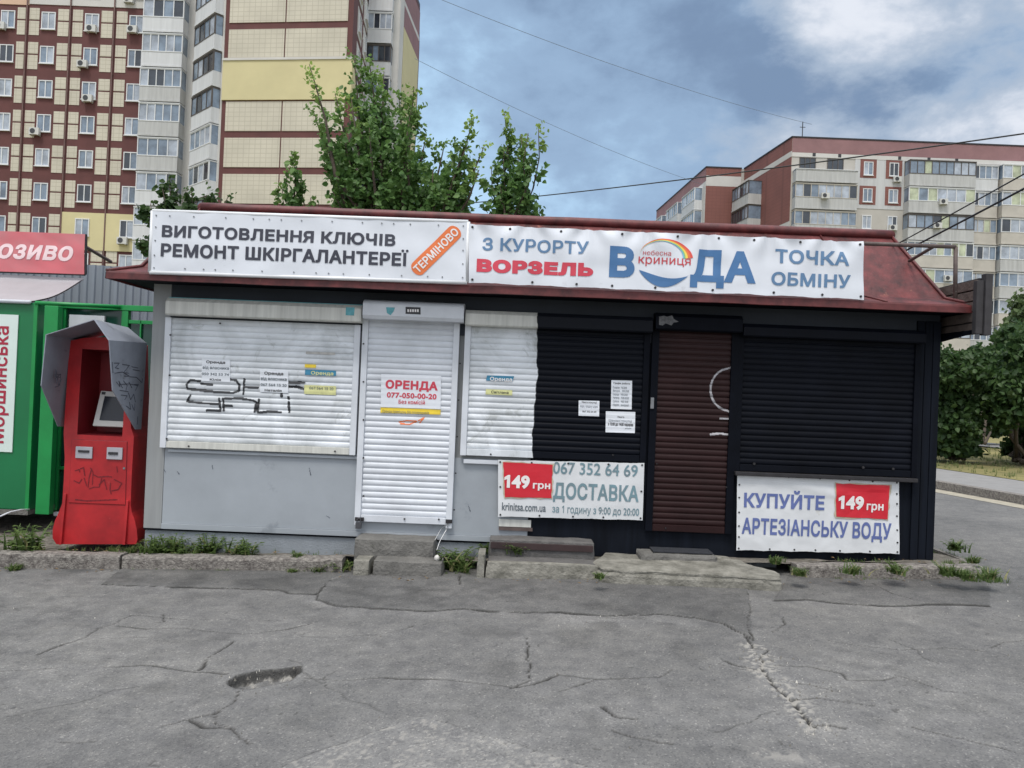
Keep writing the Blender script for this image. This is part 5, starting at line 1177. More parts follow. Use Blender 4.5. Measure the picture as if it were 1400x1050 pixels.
# ------------------------------------------------------------------ apartment blocks
def tile_mat(name, col, mortar, sx=.45, sz=.35):
    m = pmat(name, col, .7, .14, .35); nt = m.node_tree; N = nt.nodes; L = nt.links; b = N['Principled BSDF']; src = b.inputs['Base Color'].links[0].from_socket
    g = N.new('ShaderNodeNewGeometry'); s = N.new('ShaderNodeSeparateXYZ'); L.new(g.outputs['Position'], s.inputs[0])
    def line(sock, p, w):
        a = N.new('ShaderNodeMath'); a.operation = 'PINGPONG'; a.inputs[1].default_value = p / 2; L.new(sock, a.inputs[0]); c = N.new('ShaderNodeMath'); c.operation = 'LESS_THAN'; c.inputs[1].default_value = w; L.new(a.outputs[0], c.inputs[0]); return c.outputs[0]
    mx = N.new('ShaderNodeMath'); mx.operation = 'MAXIMUM'; L.new(line(s.outputs[0], sx, .022), mx.inputs[0]); L.new(line(s.outputs[2], sz, .022), mx.inputs[1])
    f = N.new('ShaderNodeMath'); f.operation = 'MULTIPLY'; f.inputs[1].default_value = .55; L.new(mx.outputs[0], f.inputs[0])
    k = N.new('ShaderNodeMix'); k.data_type = 'RGBA'; L.new(f.outputs[0], k.inputs[0]); L.new(src, k.inputs[6]); k.inputs[7].default_value = (*mortar, 1); L.new(k.outputs[2], b.inputs['Base Color']); return m
MT['tile'] = tile_mat('beige_tiles', lin(200, 194, 178, .97), lin(166, 159, 140, .92)); MT['redbrown'] = pmat('red_brown_paint', lin(102, 60, 58, .88), .75, .2, .8)
MT['insul'] = pmat('yellow_insulation', lin(208, 198, 154, .95), .8, .08, .4); MT['cream'] = pmat('cream_render', lin(210, 208, 204, .88), .8, .1, .5); MT['peach'] = pmat('peach_render', lin(224, 190, 164, .85), .8, .1, .5)
MT['pale_wall'] = pmat('pale_panel', lin(210, 208, 204, .92), .8, .12, .5); MT['grey_panel'] = pmat('grey_panel', lin(196, 197, 198, .95), .8, .14, .6, streak=True); MT['beige_panel'] = pmat('beige_panel', lin(188, 184, 177, .92), .8, .12, .5)
MT['brick'] = tile_mat('brick_red_tiles', lin(138, 88, 80, .85), lin(112, 72, 66, .85), .5, .4); MT['wine'] = pmat('wine_red_tiles', lin(150, 114, 116, .88), .8, .15, .7)
MT['pvc'] = pmat('white_window_frame', lin(226, 228, 230, .9), .4, .05, 1); MT['frame_brown'] = pmat('dark_window_frame', lin(84, 78, 74), .5, .2, 1); MT['pipe'] = pmat('downpipe', lin(120, 92, 88), .6, .3, 2)
MT['parapet_w'] = pmat('balcony_white', lin(218, 220, 222, .85), .6, .12, .9, streak=True); MT['parapet_g'] = pmat('balcony_grey', lin(188, 189, 188, .92), .7, .2, .9, streak=True); MT['parapet_b'] = pmat('balcony_beige', lin(192, 187, 178, .92), .7, .15, .9)
def glass(nm, c, r=.08): return pmat(nm, c, r, .5, .9, spec=.8)
MT['glass_dark'] = glass('dark_glass', (.035, .045, .06)); MT['glass_mid'] = glass('sky_tone_glass', (.20, .26, .34)); MT['glass_pale'] = glass('curtained_glass', lin(186, 196, 210, .8), .12); MT['glass_green'] = glass('greenish_glass', lin(200, 208, 176, .8), .15)  # mid pane: blue-grey sky reflection put into the base colour
GL = ['glass_dark', 'glass_mid', 'glass_pale', 'glass_green']
MT['ac_w'] = pmat('air_conditioner_case', lin(214, 214, 210, .85), .5, .1, 4); MT['ac_d'] = pmat('air_conditioner_fan', lin(60, 62, 66), .6, .1, 9)

class Fac:
    def __init__(s, p0, p1):
        s.p = Vector((p0[0], p0[1])); d = Vector((p1[0], p1[1])) - s.p; s.L = d.length; s.u = d.normalized(); s.n = Vector((s.u.y, -s.u.x))
    def pt(s, u, z, d=0): q = s.p + s.u * u + s.n * d; return Vector((q.x, q.y, z))
    def px(s, px, py):
        r = ray(px, py); t = (s.p.x * s.n.x + s.p.y * s.n.y) / (r.x * s.n.x + r.y * s.n.y); q = Vector((r.x * t, r.y * t)) - s.p; return q.dot(s.u), EYE + r.z * t
    def box(s, mb, u0, u1, z0, z1, d0, d1, m=0):
        c = [s.pt(u0, z0, d1), s.pt(u1, z0, d1), s.pt(u1, z0, d0), s.pt(u0, z0, d0)]; return mb.hexa(c + [Vector((p.x, p.y, z1)) for p in c], m)
rb2 = random.Random(21)
def window(f, uc, w, zc, h, parent, sash=2, style=None, d=0.0, frame_m='pvc', open_=False):
    fr, mb = .075, MB(); u0, u1, z0, z1 = uc - w / 2, uc + w / 2, zc - h / 2, zc + h / 2
    f.box(mb, u0, u1, z0, z0 + fr, d - .02, d + .07); f.box(mb, u0, u1, z1 - fr, z1, d - .02, d + .07)
    for k in range(sash + 1):
        c = u0 + fr / 2 + (w - fr) * k / sash; f.box(mb, c - fr / 2, c + fr / 2, z0 + fr, z1 - fr, d - .02, d + .065)
    f.box(mb, u0 - .04, u1 + .04, z0 - .07, z0 - .003, d - .02, d + .14)
    o = mb.build('window', MT[frame_m], parent)
    mb = MB()
    for k in range(sash):
        a, b = u0 + fr / 2 + (w - fr) * k / sash, u0 + fr / 2 + (w - fr) * (k + 1) / sash
        mb.add([f.pt(a, z0, d + .02), f.pt(b, z0, d + .02), f.pt(b, z1, d + .02), f.pt(a, z1, d + .02)], [(0, 1, 2, 3)], rb2.choices((0, 1, 2), (2, 4, 4))[0] if style is None else style)
    mb.build('pane', [MT[g] for g in GL], o, fix=False); return o
def balcony(f, u0, u1, zf, parent, par='parapet_w', dep=1.0, ph=1.05, top=2.62, n=5, frame_m='pvc', side_m=None, styles=(1, 3, 4, 1)):
    mb = MB(); f.box(mb, u0, u1, zf - .14, zf, 0, dep + .05); f.box(mb, u0 + .02, u1 - .02, zf + .002, zf + ph, dep - .06, dep); f.box(mb, u0 + .02, u0 + .08, zf + .002, zf + ph, .0, dep - .062); f.box(mb, u1 - .08, u1 - .02, zf + .002, zf + ph, .0, dep - .062)
    o = mb.build('balcony', MT[par], parent)
    mb = MB(); z0, z1 = zf + ph + .004, zf + top; fr = .07
    f.box(mb, u0, u1, z0, z0 + fr, dep - .1, dep + .03); f.box(mb, u0, u1, z1 - fr, z1, dep - .1, dep + .03)
    for k in range(n + 1): c = u0 + fr / 2 + (u1 - u0 - fr) * k / n; f.box(mb, c - fr / 2, c + fr / 2, z0 + fr, z1 - fr, dep - .09, dep + .02)
    for uu in (u0, u1 - fr): f.box(mb, uu, uu + fr, z0, z1, 0, .07)
    for k in range(n):
        a, b = u0 + fr / 2 + (u1 - u0 - fr) * k / n, u0 + fr / 2 + (u1 - u0 - fr) * (k + 1) / n
        mb.add([f.pt(a, z0, dep - .03), f.pt(b, z0, dep - .03), f.pt(b, z1, dep - .03), f.pt(a, z1, dep - .03)], [(0, 1, 2, 3)], 1 + rb2.choices((0, 1, 2, 3), styles)[0])
    for uu in (u0 + .02, u1 - .02): mb.add([f.pt(uu, z0, .02), f.pt(uu, z0, dep - .06), f.pt(uu, z1, dep - .06), f.pt(uu, z1, .02)], [(0, 1, 2, 3)], 2)
    f.box(mb, u0 - .02, u1 + .02, z1 + .002, z1 + .06, 0, dep + .06)
    mb.build('glazing', [MT[frame_m]] + [MT[g] for g in GL], o, fix=False); return o
def aircon(f, u, z, parent, d=.0):
    mb = MB(); f.box(mb, u - .4, u + .4, z, z + .55, d + .08, d + .38); f.box(mb, u - .35, u - .31, z - .06, z - .002, d, d + .4); f.box(mb, u + .31, u + .35, z - .06, z - .002, d, d + .4)
    o = mb.build('air_conditioner', MT['ac_w'], parent); c = f.pt(u - .1, z + .28, d + .385); mb = MB(); n = f.n
    mb.tube([c, c + Vector((n.x * .015, n.y * .015, 0))], .21, 14); mb.build('fan_grille', MT['ac_d'], o)

def left_block():
    YA = 62.5; HT = 38.6
    xa = at(64.5, 77, YA)
    A = Fac((at(-120, 150, YA).x, YA), (at(262, 150, YA).x, YA)); 
    q0 = at(262, 150, YA).xy; q1 = at(303, 150, 58.6).xy; q2 = at(478, 150, 57.4).xy; q3 = at(500, 110, 66).xy; q4 = at(543, 110, 66).xy; q5 = at(570, 110, 74.5).xy
    b = thing('apartment_block', (q1.x, 60, 0), 'tall apartment block with beige tile panels, red brown bands and a blind gable', 'apartment block', 'apartment blocks')
    plan = [tuple(A.p), tuple(q0), tuple(q1), tuple(q2), tuple(q3), tuple(q4), tuple(q5), (q5.x - 1.2, 84), (A.p.x, 84)]
    MB().prism(plan, 'z', -1.5, HT).build('wall', MT['redbrown'], b)
    cap = MB().prism([(x, y) for x, y in plan], 'z', HT + .002, HT + .35); cap.build('roof', MT['dark_steel'], b)
    # --- facade A
    u0, z0 = A.px(124, 77.5); cols = [A.px(x, 77)[0] for x in (-110, -50, 9, 64.5, 124, 185)]; fl = 2.8
    pipes = [A.px(x, 95)[0] for x in (-84, -25, 34.6, 94, 154)] + [A.px(196, 95)[0]]
    zc = [z0 + fl * k for k in range(-7, 3)]
    ubal = A.px(200, 95)[0]
    tiles = MB()
    zyel = A.px(140, 292)[1]; uy0, uy1 = A.px(84, 300)[0], A.px(192, 300)[0]; zyel0 = A.px(140, 343)[1]
    for k, z in enumerate(zc):
        if k >= 9: continue
        for c, (pl, pr) in zip(cols[1:], zip(pipes[:-1], pipes[1:])):
            w = .62
            for (a, bb) in ((pl + .16, c - w - .14), (c + w + .14, pr - .16)):
                if bb - a < .15: continue
                A.box(tiles, a, bb, z + .06, z + 1.0, -.01, .03); A.box(tiles, a, bb, z - 1.22, z - .06, -.01, .03)
    tiles.build('tile_panels', MT['tile'], b)
    mb = MB(); A.box(mb, uy0, uy1, zyel0, zyel, 0, .10); mb.build('insulation_panel', MT['insul'], b)
    zt0 = A.px(100, 8)[1]; mb = MB(); A.box(mb, A.px(41, 5)[0], ubal, zt0, zt0 + 1.25, 0, .05); A.box(mb, A.px(41, 5)[0], ubal, zt0 + 2.6, zt0 + 3.9, 0, .05)
    for x0_, x1_ in ((41, 50), (74, 93), (118, 137), (178, 195)): A.box(mb, A.px(x0_, 5)[0], A.px(x1_, 5)[0], zt0 + 1.25, zt0 + 2.6, 0, .045)
    mb.build('render_panel', MT['cream'], b); mb = MB(); A.box(mb, A.px(-60, 5)[0], A.px(40.5, 5)[0], zt0 - .1, zt0 + 3.9, 0, .055); mb.build('render_panel', MT['peach'], b)
    for pu in pipes[:-1]: mb = MB(); mb.tube([A.pt(pu, -1, .12), A.pt(pu, HT - .5, .12)], .055, 6); mb.build('downpipe', MT['pipe'], b)
    for k, z in enumerate(zc):
        for i, c in enumerate(cols):
            if i == 0: continue
            dd = .0
            if uy0 < c < uy1 and zyel0 - .2 < z < zyel: dd = .10
            window(A, c, 1.15, z, 1.42, b, 2, d=dd)
    for (px_, py_) in ((3, 40), (127, 44), (183, 45), (115, 92), (122, 139), (50, 184), (178, 4), (170, 333)): u, z = A.px(px_, py_); aircon(A, u, z - .1, b, .1 if py_ > 300 else .03)
    # --- front balconies beside facade A
    ub0, ub1 = A.px(200, 95)[0], A.px(256, 95)[0]; zb = A.px(228, 143)[1]
    strip = MB(); A.box(strip, ub0 - .3, A.L, -1, HT - .3, .0, .04); strip.build('pale_strip', MT['pale_wall'], b)
    for k in range(-7, 4):
        zf = zb + fl * k
        balcony(A, ub0 + .1 * rb2.random(), ub1, zf, b, rb2.choice(['parapet_w', 'parapet_w', 'parapet_g']), 1.05, 1.05, 2.5, rb2.choice((4, 5)), styles=(1, 3, 4, 0))
    B = Fac(tuple(q0), tuple(q1)); mb = MB(); B.box(mb, 0.0, B.L, -1, HT - .3, 0, .04); mb.build('pale_strip', MT['pale_wall'], b)
    zb2 = B.px(288, 126)[1]
    for k in range(-7, 4):
        zf = zb2 + fl * k - .0; balcony(B, B.L * .30, B.L - .25, zf, b, 'parapet_w', .7, 1.05, 2.5, 4, rb2.choice(['pvc', 'pvc', 'frame_brown']), styles=(3, 4, 2, 0))
    # --- blind gable
    g = Fac(tuple(q1), tuple(q2)); fl2 = 2.77; zband = g.px(390, 184)[1]; um = g.px(388, 100)[0]; 
    for k in range(-6, 6):
        z0_, z1_ = zband + fl2 * k + .26, zband + fl2 * (k + 1) - .26
        for (ua, ub) in ((.35, um - .05), (um + .05, g.L - .42)): mb = MB(); g.box(mb, ua, ub, z0_, z1_, 0, .05); mb.build('tile_panel', MT['tile'], b)
    zi0, zi1 = g.px(390, 137)[1], g.px(390, 83)[1]; mb = MB(); g.box(mb, .0, g.L + .1, zi0, zi1, -.05, .13); mb.build('insulation_panel', MT['insul'], b)
    mb = MB(); g.box(mb, 0, g.L + .12, zi1 + .002, zi1 + .18, -.05, .2); mb.build('drip_edge', MT['cream'], b)
    # --- receding right side
    S1 = Fac(tuple(q2), tuple(q3)); mb = MB()
    for k in range(-8, 5):
        z = zband + fl2 * k; S1.box(mb, 2.2, 4.6, z + .3, z + 2.5, 0, .04)
    mb.build('render_panel', MT['cream'], b); mb = MB()
    for k in range(-8, 5): S1.box(mb, 5.6, S1.L - .1, zband + fl2 * k + .2, zband + fl2 * k + 2.6, 0, .05)
    mb.build('render_panel', MT['pale_wall'], b)
    mb = MB(); S1.box(mb, 0, 1.6, zi0, zi1, -.05, .14); mb.build('insulation_panel', MT['insul'], b)
    for k in range(-4, 5): window(S1, 3.4, 1.3, zband + fl2 * k + 1.5, 1.4, b, 2, style=0, d=.04); window(S1, 7.2, 1.6, zband + fl2 * k + 1.5, 1.4, b, 3, d=.05)
    S2 = Fac(tuple(q3), tuple(q4)); mb = MB(); S2.box(mb, 0, S2.L, -1, HT - .02, 0, .05); mb.build('pale_strip', MT['pale_wall'], b)
    zs = S2.px(520, 62)[1]
    for k in range(-7, 5): balcony(S2, .12, S2.L - .5, zs + 2.77 * k - .02, b, 'parapet_w', .8, 1.05, 2.45, 4, 'pvc' if k != -1 else 'frame_brown', styles=(3, 2, 3, 0))
    S3 = Fac(tuple(q4), tuple(q5)); mb = MB(); S3.box(mb, 1.6, S3.L, HT - 5.2, HT - .5, 0, .05); mb.build('wine_panel', MT['wine'], b)
    mb = MB(); S3.box(mb, 0, 1.5, -1, HT - .02, 0, .05); S3.box(mb, 1.6, S3.L, HT - 3.3, HT - 2.9, .0, .06); mb.build('pale_strip', MT['pale_wall'], b)
    mb = MB(); S3.box(mb, 1.6, S3.L, -1, HT - 5.2, 0, .055); mb.build('insulation_panel', MT['insul'], b)
left_block()

def right_block():
    YR = 80.0; c0 = at(1083.5, 188, YR); RZ = c0.z
    def solve(px, py): d = ray(px, py); t = (RZ - EYE) / d.z; return Vector((d.x * t, d.y * t))
    p1 = solve(1022, 231.5); p2 = solve(966, 229); p3 = solve(898, 289)
    q1 = Vector((at(1010, 240, p2.y + 1).x, p2.y)); 
    R = Fac((c0.x, YR), (62, YR))
    b = thing('apartment_block', (40, YR, 0), 'long stepped apartment block with glazed balconies and brick red end walls, behind the right end', 'apartment block', 'apartment blocks')
    plan = [(c0.x, YR), (62, YR), (62, YR + 14), (p3.x + 8, p3.y + 6), tuple(p3), tuple(p2), tuple(q1), (q1.x + .4, q1.y)]
    L1 = Fac((q1.x + .4, q1.y), (c0.x, YR)); L2 = Fac(tuple(p2), tuple(q1)); L3 = Fac(tuple(p3), tuple(p2))
    MB().prism(plan, 'z', -1.5, RZ).build('wall', MT['beige_panel'], b)
    mb = MB()
    for f in (R, L1, L2, L3): f.box(mb, -.05, f.L + .05, RZ + .002, RZ + .14, -.5, .1)
    mb.build('roof', MT['dark_steel'], b)
    fl = 2.8; zr1 = R.px(1222, 232)[1]                             # row 1 window centre
    up = zr1 - fl * 1.5
    # upper pale panels and brick parapet
    us = [R.px(x, 232)[0] for x in (1169, 1236, 1327, 1363)]
    mb = MB(); R.box(mb, .02, R.L, RZ - 1.55, RZ - .02, .0, .05); mb.build('brick_parapet', MT['wine'], b)
    mb = MB(); R.box(mb, .02, R.L, RZ - 2.0, RZ - 1.56, 0, .06); mb.build('pale_strip', MT['cream'], b)
    mb = MB(); R.box(mb, us[0], us[1], up, RZ - 2.01, 0, .04); mb.build('pale_panel', MT['grey_panel'], b)
    for x in (1077, 1105, 1140, 1222, 1262, 1300):
        u = R.px(x + 8, 206)[0]
        if u > .3: mb = MB(); R.box(mb, u - .16, u + .16, RZ - 1.9, RZ - 1.55, .062, .075); mb.build('vent', MT['ink_black'], b)
    wc = [R.px(x, 232)[0] for x in (1187, 1222)]
    mb = MB()
    for k in range(2):
        for u in wc:
            z = zr1 - fl * k
            for (a, bb, c, d_) in ((u - .85, u - .50, z - .98, z + .98), (u + .50, u + .85, z - .98, z + .98), (u - .499, u + .499, z + .74, z + .98), (u - .499, u + .499, z - .98, z - .79)): R.box(mb, a, bb, c, d_, .0, .06)
    mb.build('brick_surround', MT['brick'], b)
    for k in range(9):
        for u in wc: window(R, u, .98, zr1 - fl * k, 1.4, b, 2, d=.03)
    zf = zr1 - 1.75
    for k in range(9):
        z = zf - fl * k; par = 'parapet_g' if k < 3 else rb2.choice(['parapet_b', 'parapet_b', 'parapet_g'])
        balcony(R, .15, us[0] - .1, z, b, 'parapet_g' if k == 0 else par, 1.0, 1.05, 2.45 if k else 1.15, 8 if k else 8, rb2.choice(['pvc', 'pvc', 'parapet_b']), styles=(2, 3, 4, 2))
        balcony(R, us[1] + .05, us[2] - .05, z, b, par, 1.1, 1.1, 2.5, rb2.choice((8, 9, 7)), rb2.choice(['pvc', 'frame_brown', 'pvc']), styles=(2, 4, 4, 2))
        balcony(R, us[2] + .05, us[3] - .05, z - .05, b, rb2.choice(['parapet_g', 'parapet_b', 'parapet_w']), .35, 1.1, 2.5, 4, rb2.choice(['pvc', 'parapet_b']), styles=(2, 2, 3, 1))
        balcony(R, us[3] + .1, us[3] + 6.6, z - .03, b, rb2.choice(['parapet_g', 'parapet_b', 'parapet_g']), .9, 1.1, 2.5, 7, 'pvc', styles=(1, 3, 4, 1))
        for j, uu in enumerate((us[3] + 8.4, us[3] + 11.5)): window(R, uu, 1.6, zr1 - fl * k, 1.4, b, 2)
    for x in (1104, 1142): window(R, R.px(x, 222)[0], 1.7, zr1 + .25, 1.3, b, 3, style=0, d=.0, frame_m='frame_brown')  # dark windows added to stand in for the open loggia's shaded recess
    for (x, y) in ((1225, 247), (1121, 273), (1280, 281), (1272, 313), (1219, 313), (1286, 384)): u, z = R.px(x, y); aircon(R, u, z - .2, b, .05 if x in (1225, 1219) else 1.12)
    # brick red side wall, its balconies, the set-back red gable and the far wing
    mb = MB(); L1.box(mb, .0, L1.L, up - 1.6, RZ - 2.0, 0, .04); L1.box(mb, 0, L1.L, RZ - 1.4, RZ - .02, 0, .04); mb.build('brick_wall', MT['brick'], b)
    mb = MB(); L1.box(mb, 0, L1.L, RZ - 1.99, RZ - 1.41, 0, .05); L1.box(mb, 0, L1.L, -1, up - 1.61, 0, .03); mb.build('cream_band', MT['cream'], b)
    for k in range(9): balcony(L1, .4, L1.L * .42, zf - .6 - fl * k, b, 'parapet_g' if k < 2 else 'parapet_w', 1.6, 1.05, 2.5, 6, 'frame_brown', styles=(4, 2, 1, 0))
    mb = MB(); L2.box(mb, 0, L2.L, -1, RZ - 2.2, 0, .04); L2.box(mb, 0, L2.L, RZ - .95, RZ - .02, 0, .04); mb.build('brick_wall', MT['brick'], b)
    mb = MB(); L2.box(mb, 0, L2.L, RZ - 2.19, RZ - .96, 0, .05); mb.build('cream_band', MT['cream'], b)
    mb = MB(); L3.box(mb, 0, L3.L, RZ - 1.6, RZ - .02, 0, .04); mb.build('brick_wall', MT['wine'], b)
    mb = MB(); L3.box(mb, 0, L3.L, -1, RZ - 1.61, 0, .03); mb.build('cream_band', MT['pale_wall'], b)
    for k in range(9):
        for a in (.06, .40, .72): balcony(L3, L3.L * a, L3.L * (a + .23), zf - fl * k, b, 'parapet_w', 1.0, 1.05, 2.5, 6, 'pvc', styles=(2, 3, 3, 0))
    # roof aerial
    p = at(1097, 184, YR + 3); MB().tube([(p.x, p.y, RZ - .1), (p.x, p.y, RZ + 2.8)], .05, 5).tube([(p.x - .3, p.y, RZ + 2.2), (p.x + .3, p.y, RZ + 2.2)], .04, 5).build('aerial', MT['dark_steel'], b)
right_block()

# ------------------------------------------------------------------ foliage
def leaf_mat(name, dark, lite, young):
    m = bpy.data.materials.new(name); m.use_nodes = True; nt = m.node_tree; N = nt.nodes; L = nt.links; b = N['Principled BSDF']; b.inputs['Roughness'].default_value = .5; b.inputs['Specular IOR Level'].default_value = .35
    def attr(n): a = N.new('ShaderNodeAttribute'); a.attribute_name = n; return a.outputs['Fac']
    r = N.new('ShaderNodeMix'); r.data_type = 'RGBA'; L.new(attr('tint'), r.inputs[0]); r.inputs[6].default_value = (*dark, 1); r.inputs[7].default_value = (*lite, 1)
    y = N.new('ShaderNodeMix'); y.data_type = 'RGBA'; L.new(attr('young'), y.inputs[0]); L.new(r.outputs[2], y.inputs[6]); y.inputs[7].default_value = (*young, 1); L.new(y.outputs[2], b.inputs['Base Color'])
    t = N.new('ShaderNodeBsdfTranslucent'); L.new(y.outputs[2], t.inputs['Color']); s = N.new('ShaderNodeMixShader'); s.inputs[0].default_value = .42
    L.new(b.outputs[0], s.inputs[1]); L.new(t.outputs[0], s.inputs[2]); L.new(s.outputs[0], N['Material Output'].inputs['Surface']); return m
MT['leaf'] = leaf_mat('broad_leaf', (.068, .148, .042), (.145, .270, .076), (.38, .52, .12)); MT['leaf2'] = leaf_mat('dense_leaf', (.030, .066, .023), (.070, .128, .040), (.15, .22, .06)); MT['leaf3'] = leaf_mat('pale_leaf', (.07, .11, .045), (.14, .20, .08), (.20, .26, .11))
MT['grass'] = leaf_mat('grass_blade', (.075, .125, .035), (.15, .22, .065), (.30, .29, .14))
def leaves(name, C_, size, young, parent, mat, seed=0, flat=.5, axis=None, shape='broad'):
    """many small folded leaves: C_ (n,3) centres"""
    r = np.random.default_rng(seed); n = len(C_); size = np.broadcast_to(size, n) * r.uniform(.65, 1.25, n)
    nrm = r.normal(size=(n, 3)); nrm[:, 2] = np.abs(nrm[:, 2]) * flat + .35; nrm[:, 1] -= .25; nrm /= np.linalg.norm(nrm, axis=1)[:, None]
    t = r.normal(size=(n, 3)); t[:, 2] -= .5
    if axis is not None: t = t * .6 + axis
    t -= (t * nrm).sum(1)[:, None] * nrm; t /= np.linalg.norm(t, axis=1)[:, None] + 1e-9; s = np.cross(t, nrm)
    T = {'broad': [(0, 0, 0), (-.40, .26, .10), (-.30, .66, .06), (0, 1, -.10), (.30, .66, .06), (.40, .26, .10)], 'narrow': [(0, 0, 0), (-.20, .3, .05), (-.16, .65, .04), (0, 1, -.1), (.16, .65, .04), (.20, .3, .05)]}[shape]
    V = np.stack([C_ + size[:, None] * (s * a + t * (b - .3) + nrm * c) for a, b, c in T], 1).reshape(-1, 3)
    base = np.arange(n)[:, None] * 6; Fq = np.concatenate([base + np.array([0, 3, 2, 1]), base + np.array([0, 5, 4, 3])], 1).reshape(-1, 4).astype(np.int32)
    V = V - np.array(wloc(parent)) if parent is not None else V
    me = bpy.data.meshes.new(name); me.vertices.add(len(V)); me.vertices.foreach_set('co', V.astype(np.float32).ravel()); me.loops.add(Fq.size); me.loops.foreach_set('vertex_index', Fq.ravel()); me.polygons.add(len(Fq)); me.polygons.foreach_set('loop_start', np.arange(0, Fq.size, 4, dtype=np.int32)); me.update(calc_edges=True)
    for nm, A in (('tint', r.uniform(0, 1, n)), ('young', np.broadcast_to(young, n))):
        a = me.attributes.new(nm, 'FLOAT', 'POINT'); a.data.foreach_set('value', np.repeat(A, 6).astype(np.float32))
    me.materials.append(mat); o = bpy.data.objects.new(name, me); COL.objects.link(o)
    if parent is not None: o.parent = parent
    return o
def shoot_tree(name, label, base, fork, shoots, leaf, mat, seed, per=95, spread=.16, group=None, trunk_r=.10, young_len=.30):
    """a young tree of upright leafy shoots; shoots = [(tip, spread scale, youngness)]"""
    r = np.random.default_rng(seed); t = thing(name, base, label, 'tree', group); wood = MB(); Cs, Yg, Ax, Sz = [], [], [], []
    b, f = Vector(base), Vector(fork); wood.tube([b, b.lerp(f, .5) + Vector((.03, .02, 0)), f], [trunk_r, trunk_r * .85, trunk_r * .7], 8)
    for tip, sc, yg in shoots:
        tip = Vector(tip); mid = f.lerp(tip, .45); mid.x = f.x + (tip.x - f.x) * .66 + r.normal() * .05; mid.y = f.y + (tip.y - f.y) * .66 + r.normal() * .1
        P_ = [f, f.lerp(mid, .5) + Vector((r.normal() * .04, r.normal() * .05, 0)), mid, mid.lerp(tip, .5) + Vector((r.normal() * .04, r.normal() * .04, 0)), tip]
        wood.tube(P_, [trunk_r * .45, trunk_r * .33, trunk_r * .22, trunk_r * .13, .006], 6)
        Lg = sum((q - p).length for p, q in zip(P_, P_[1:])); n = int(per * Lg * sc * .86)
        w = np.array([(q - p).length for p, q in zip(P_, P_[1:])]); cum = np.concatenate([[0], np.cumsum(w) / w.sum()])
        tt = np.sort(r.uniform(.10, 1.0, n) ** .85); PA = np.array([list(p) for p in P_]); pos = np.stack([np.interp(tt, cum, PA[:, i]) for i in range(3)], 1)
        # leaves sit on short side twigs so that they clump
        nt_ = max(6, int(n / 9)); tw = r.uniform(.10, 1, nt_); ang = r.uniform(0, 6.28, nt_); tl = spread * sc * (1.25 - tw) * r.uniform(.5, 1.5, nt_) + .03
        k = np.abs(tt[:, None] - tw[None, :]).argmin(1); q = r.uniform(.15, 1.05, n)
        o = np.stack([np.cos(ang[k]) * tl[k] * q, np.sin(ang[k]) * tl[k] * q, tl[k] * q * .55], 1) + r.normal(size=(n, 3)) * .028
        Cs.append(pos + o); d_ = (tip - mid).normalized(); Ax.append(np.stack([np.cos(ang[k]), np.sin(ang[k]), .2 + 0 * q], 1))
        Yg.append(np.clip((tt - (1 - young_len)) / young_len, 0, 1) * yg * r.uniform(.6, 1.1, n)); Sz.append(leaf * (1.05 - .45 * np.clip((tt - .75) / .25, 0, 1)))
    wood.build('trunk', MT['trunk'], t, smooth=True); C_ = np.concatenate(Cs)
    leaves('crown', C_, np.concatenate(Sz), np.concatenate(Yg), t, mat, seed, axis=np.concatenate(Ax)); return t
def tips(pxs, Y, seed, jy=.5):
    r = random.Random(seed); return [(tuple(at(p[0], p[1], Y + r.uniform(-jy, jy))), p[2] if len(p) > 2 else 1.0, p[3] if len(p) > 3 else .35) for p in pxs]
YT_ = 11.6
big = [(423, 88, .55, 1.0), (428, 150, .8, .2), (458, 128, .7, .8), (480, 133, .7, .8), (484, 74, 1.1, .25), (505, 84, 1.0, .3), (525, 98, .9, .7), (545, 128, 1.1, .2), (566, 118, .9, .6), (562, 150, 1.1, .2), (497, 130, 1.3, .1), (520, 140, 1.4, .1), (540, 170, 1.3, .1), (505, 175, 1.4, .1), (470, 190, 1.0, .2), (450, 200, .9, .2), (440, 175, .7, .3), (583, 184, .8, .6), (575, 215, 1.1, .2), (555, 205, 1.2, .2), (592, 232, 1.0, .2), (608, 196, .9, .3), (622, 215, 1.0, .2), (648, 162, .7, .9), (640, 195, 1.0, .2), (662, 200, .6, 1.0), (655, 232, .8, .5), (632, 235, 1.1, .1), (610, 240, 1.2, .1), (462, 232, 1.0, .2), (455, 262, .9, .2), (490, 230, 1.3, .1), (520, 225, 1.4, .1), (545, 245, 1.3, .1), (575, 255, 1.2, .1), (600, 262, 1.1, .1), (640, 262, 1.0, .1), (500, 262, 1.2, .1)]
shoot_tree('young_tree', 'large bright green many stemmed tree rising behind the middle of the kiosk roof', (at(552, 600, YT_).x, YT_, G(-1.5)), at(550, 372, YT_), tips(big, YT_, 1, .7), .088, MT['leaf'], 5, per=190, spread=.34, group='trees behind the kiosk', trunk_r=.13)
sap = [(690, 155, .7, .9), (698, 172, .9, .4), (736, 172, .6, 1.0), (722, 182, .8, .6), (712, 184, .9, .5), (690, 200, 1.0, .2), (708, 215, 1.1, .1), (728, 220, .7, .2), (672, 230, .8, .2), (664, 252, .8, .2), (700, 245, 1.1, .1), (725, 262, .8, .1), (684, 256, 1.0, .1), (738, 285, .5, .2)]
shoot_tree('sapling', 'slim sapling with pale shoot tips standing alone right of the large tree', (at(705, 600, 11.0).x, 11.0, G(0)), at(702, 330, 11.0), tips(sap, 11.0, 2, .35), .088, MT['leaf'], 9, per=135, spread=.24, group='trees behind the kiosk', trunk_r=.06)
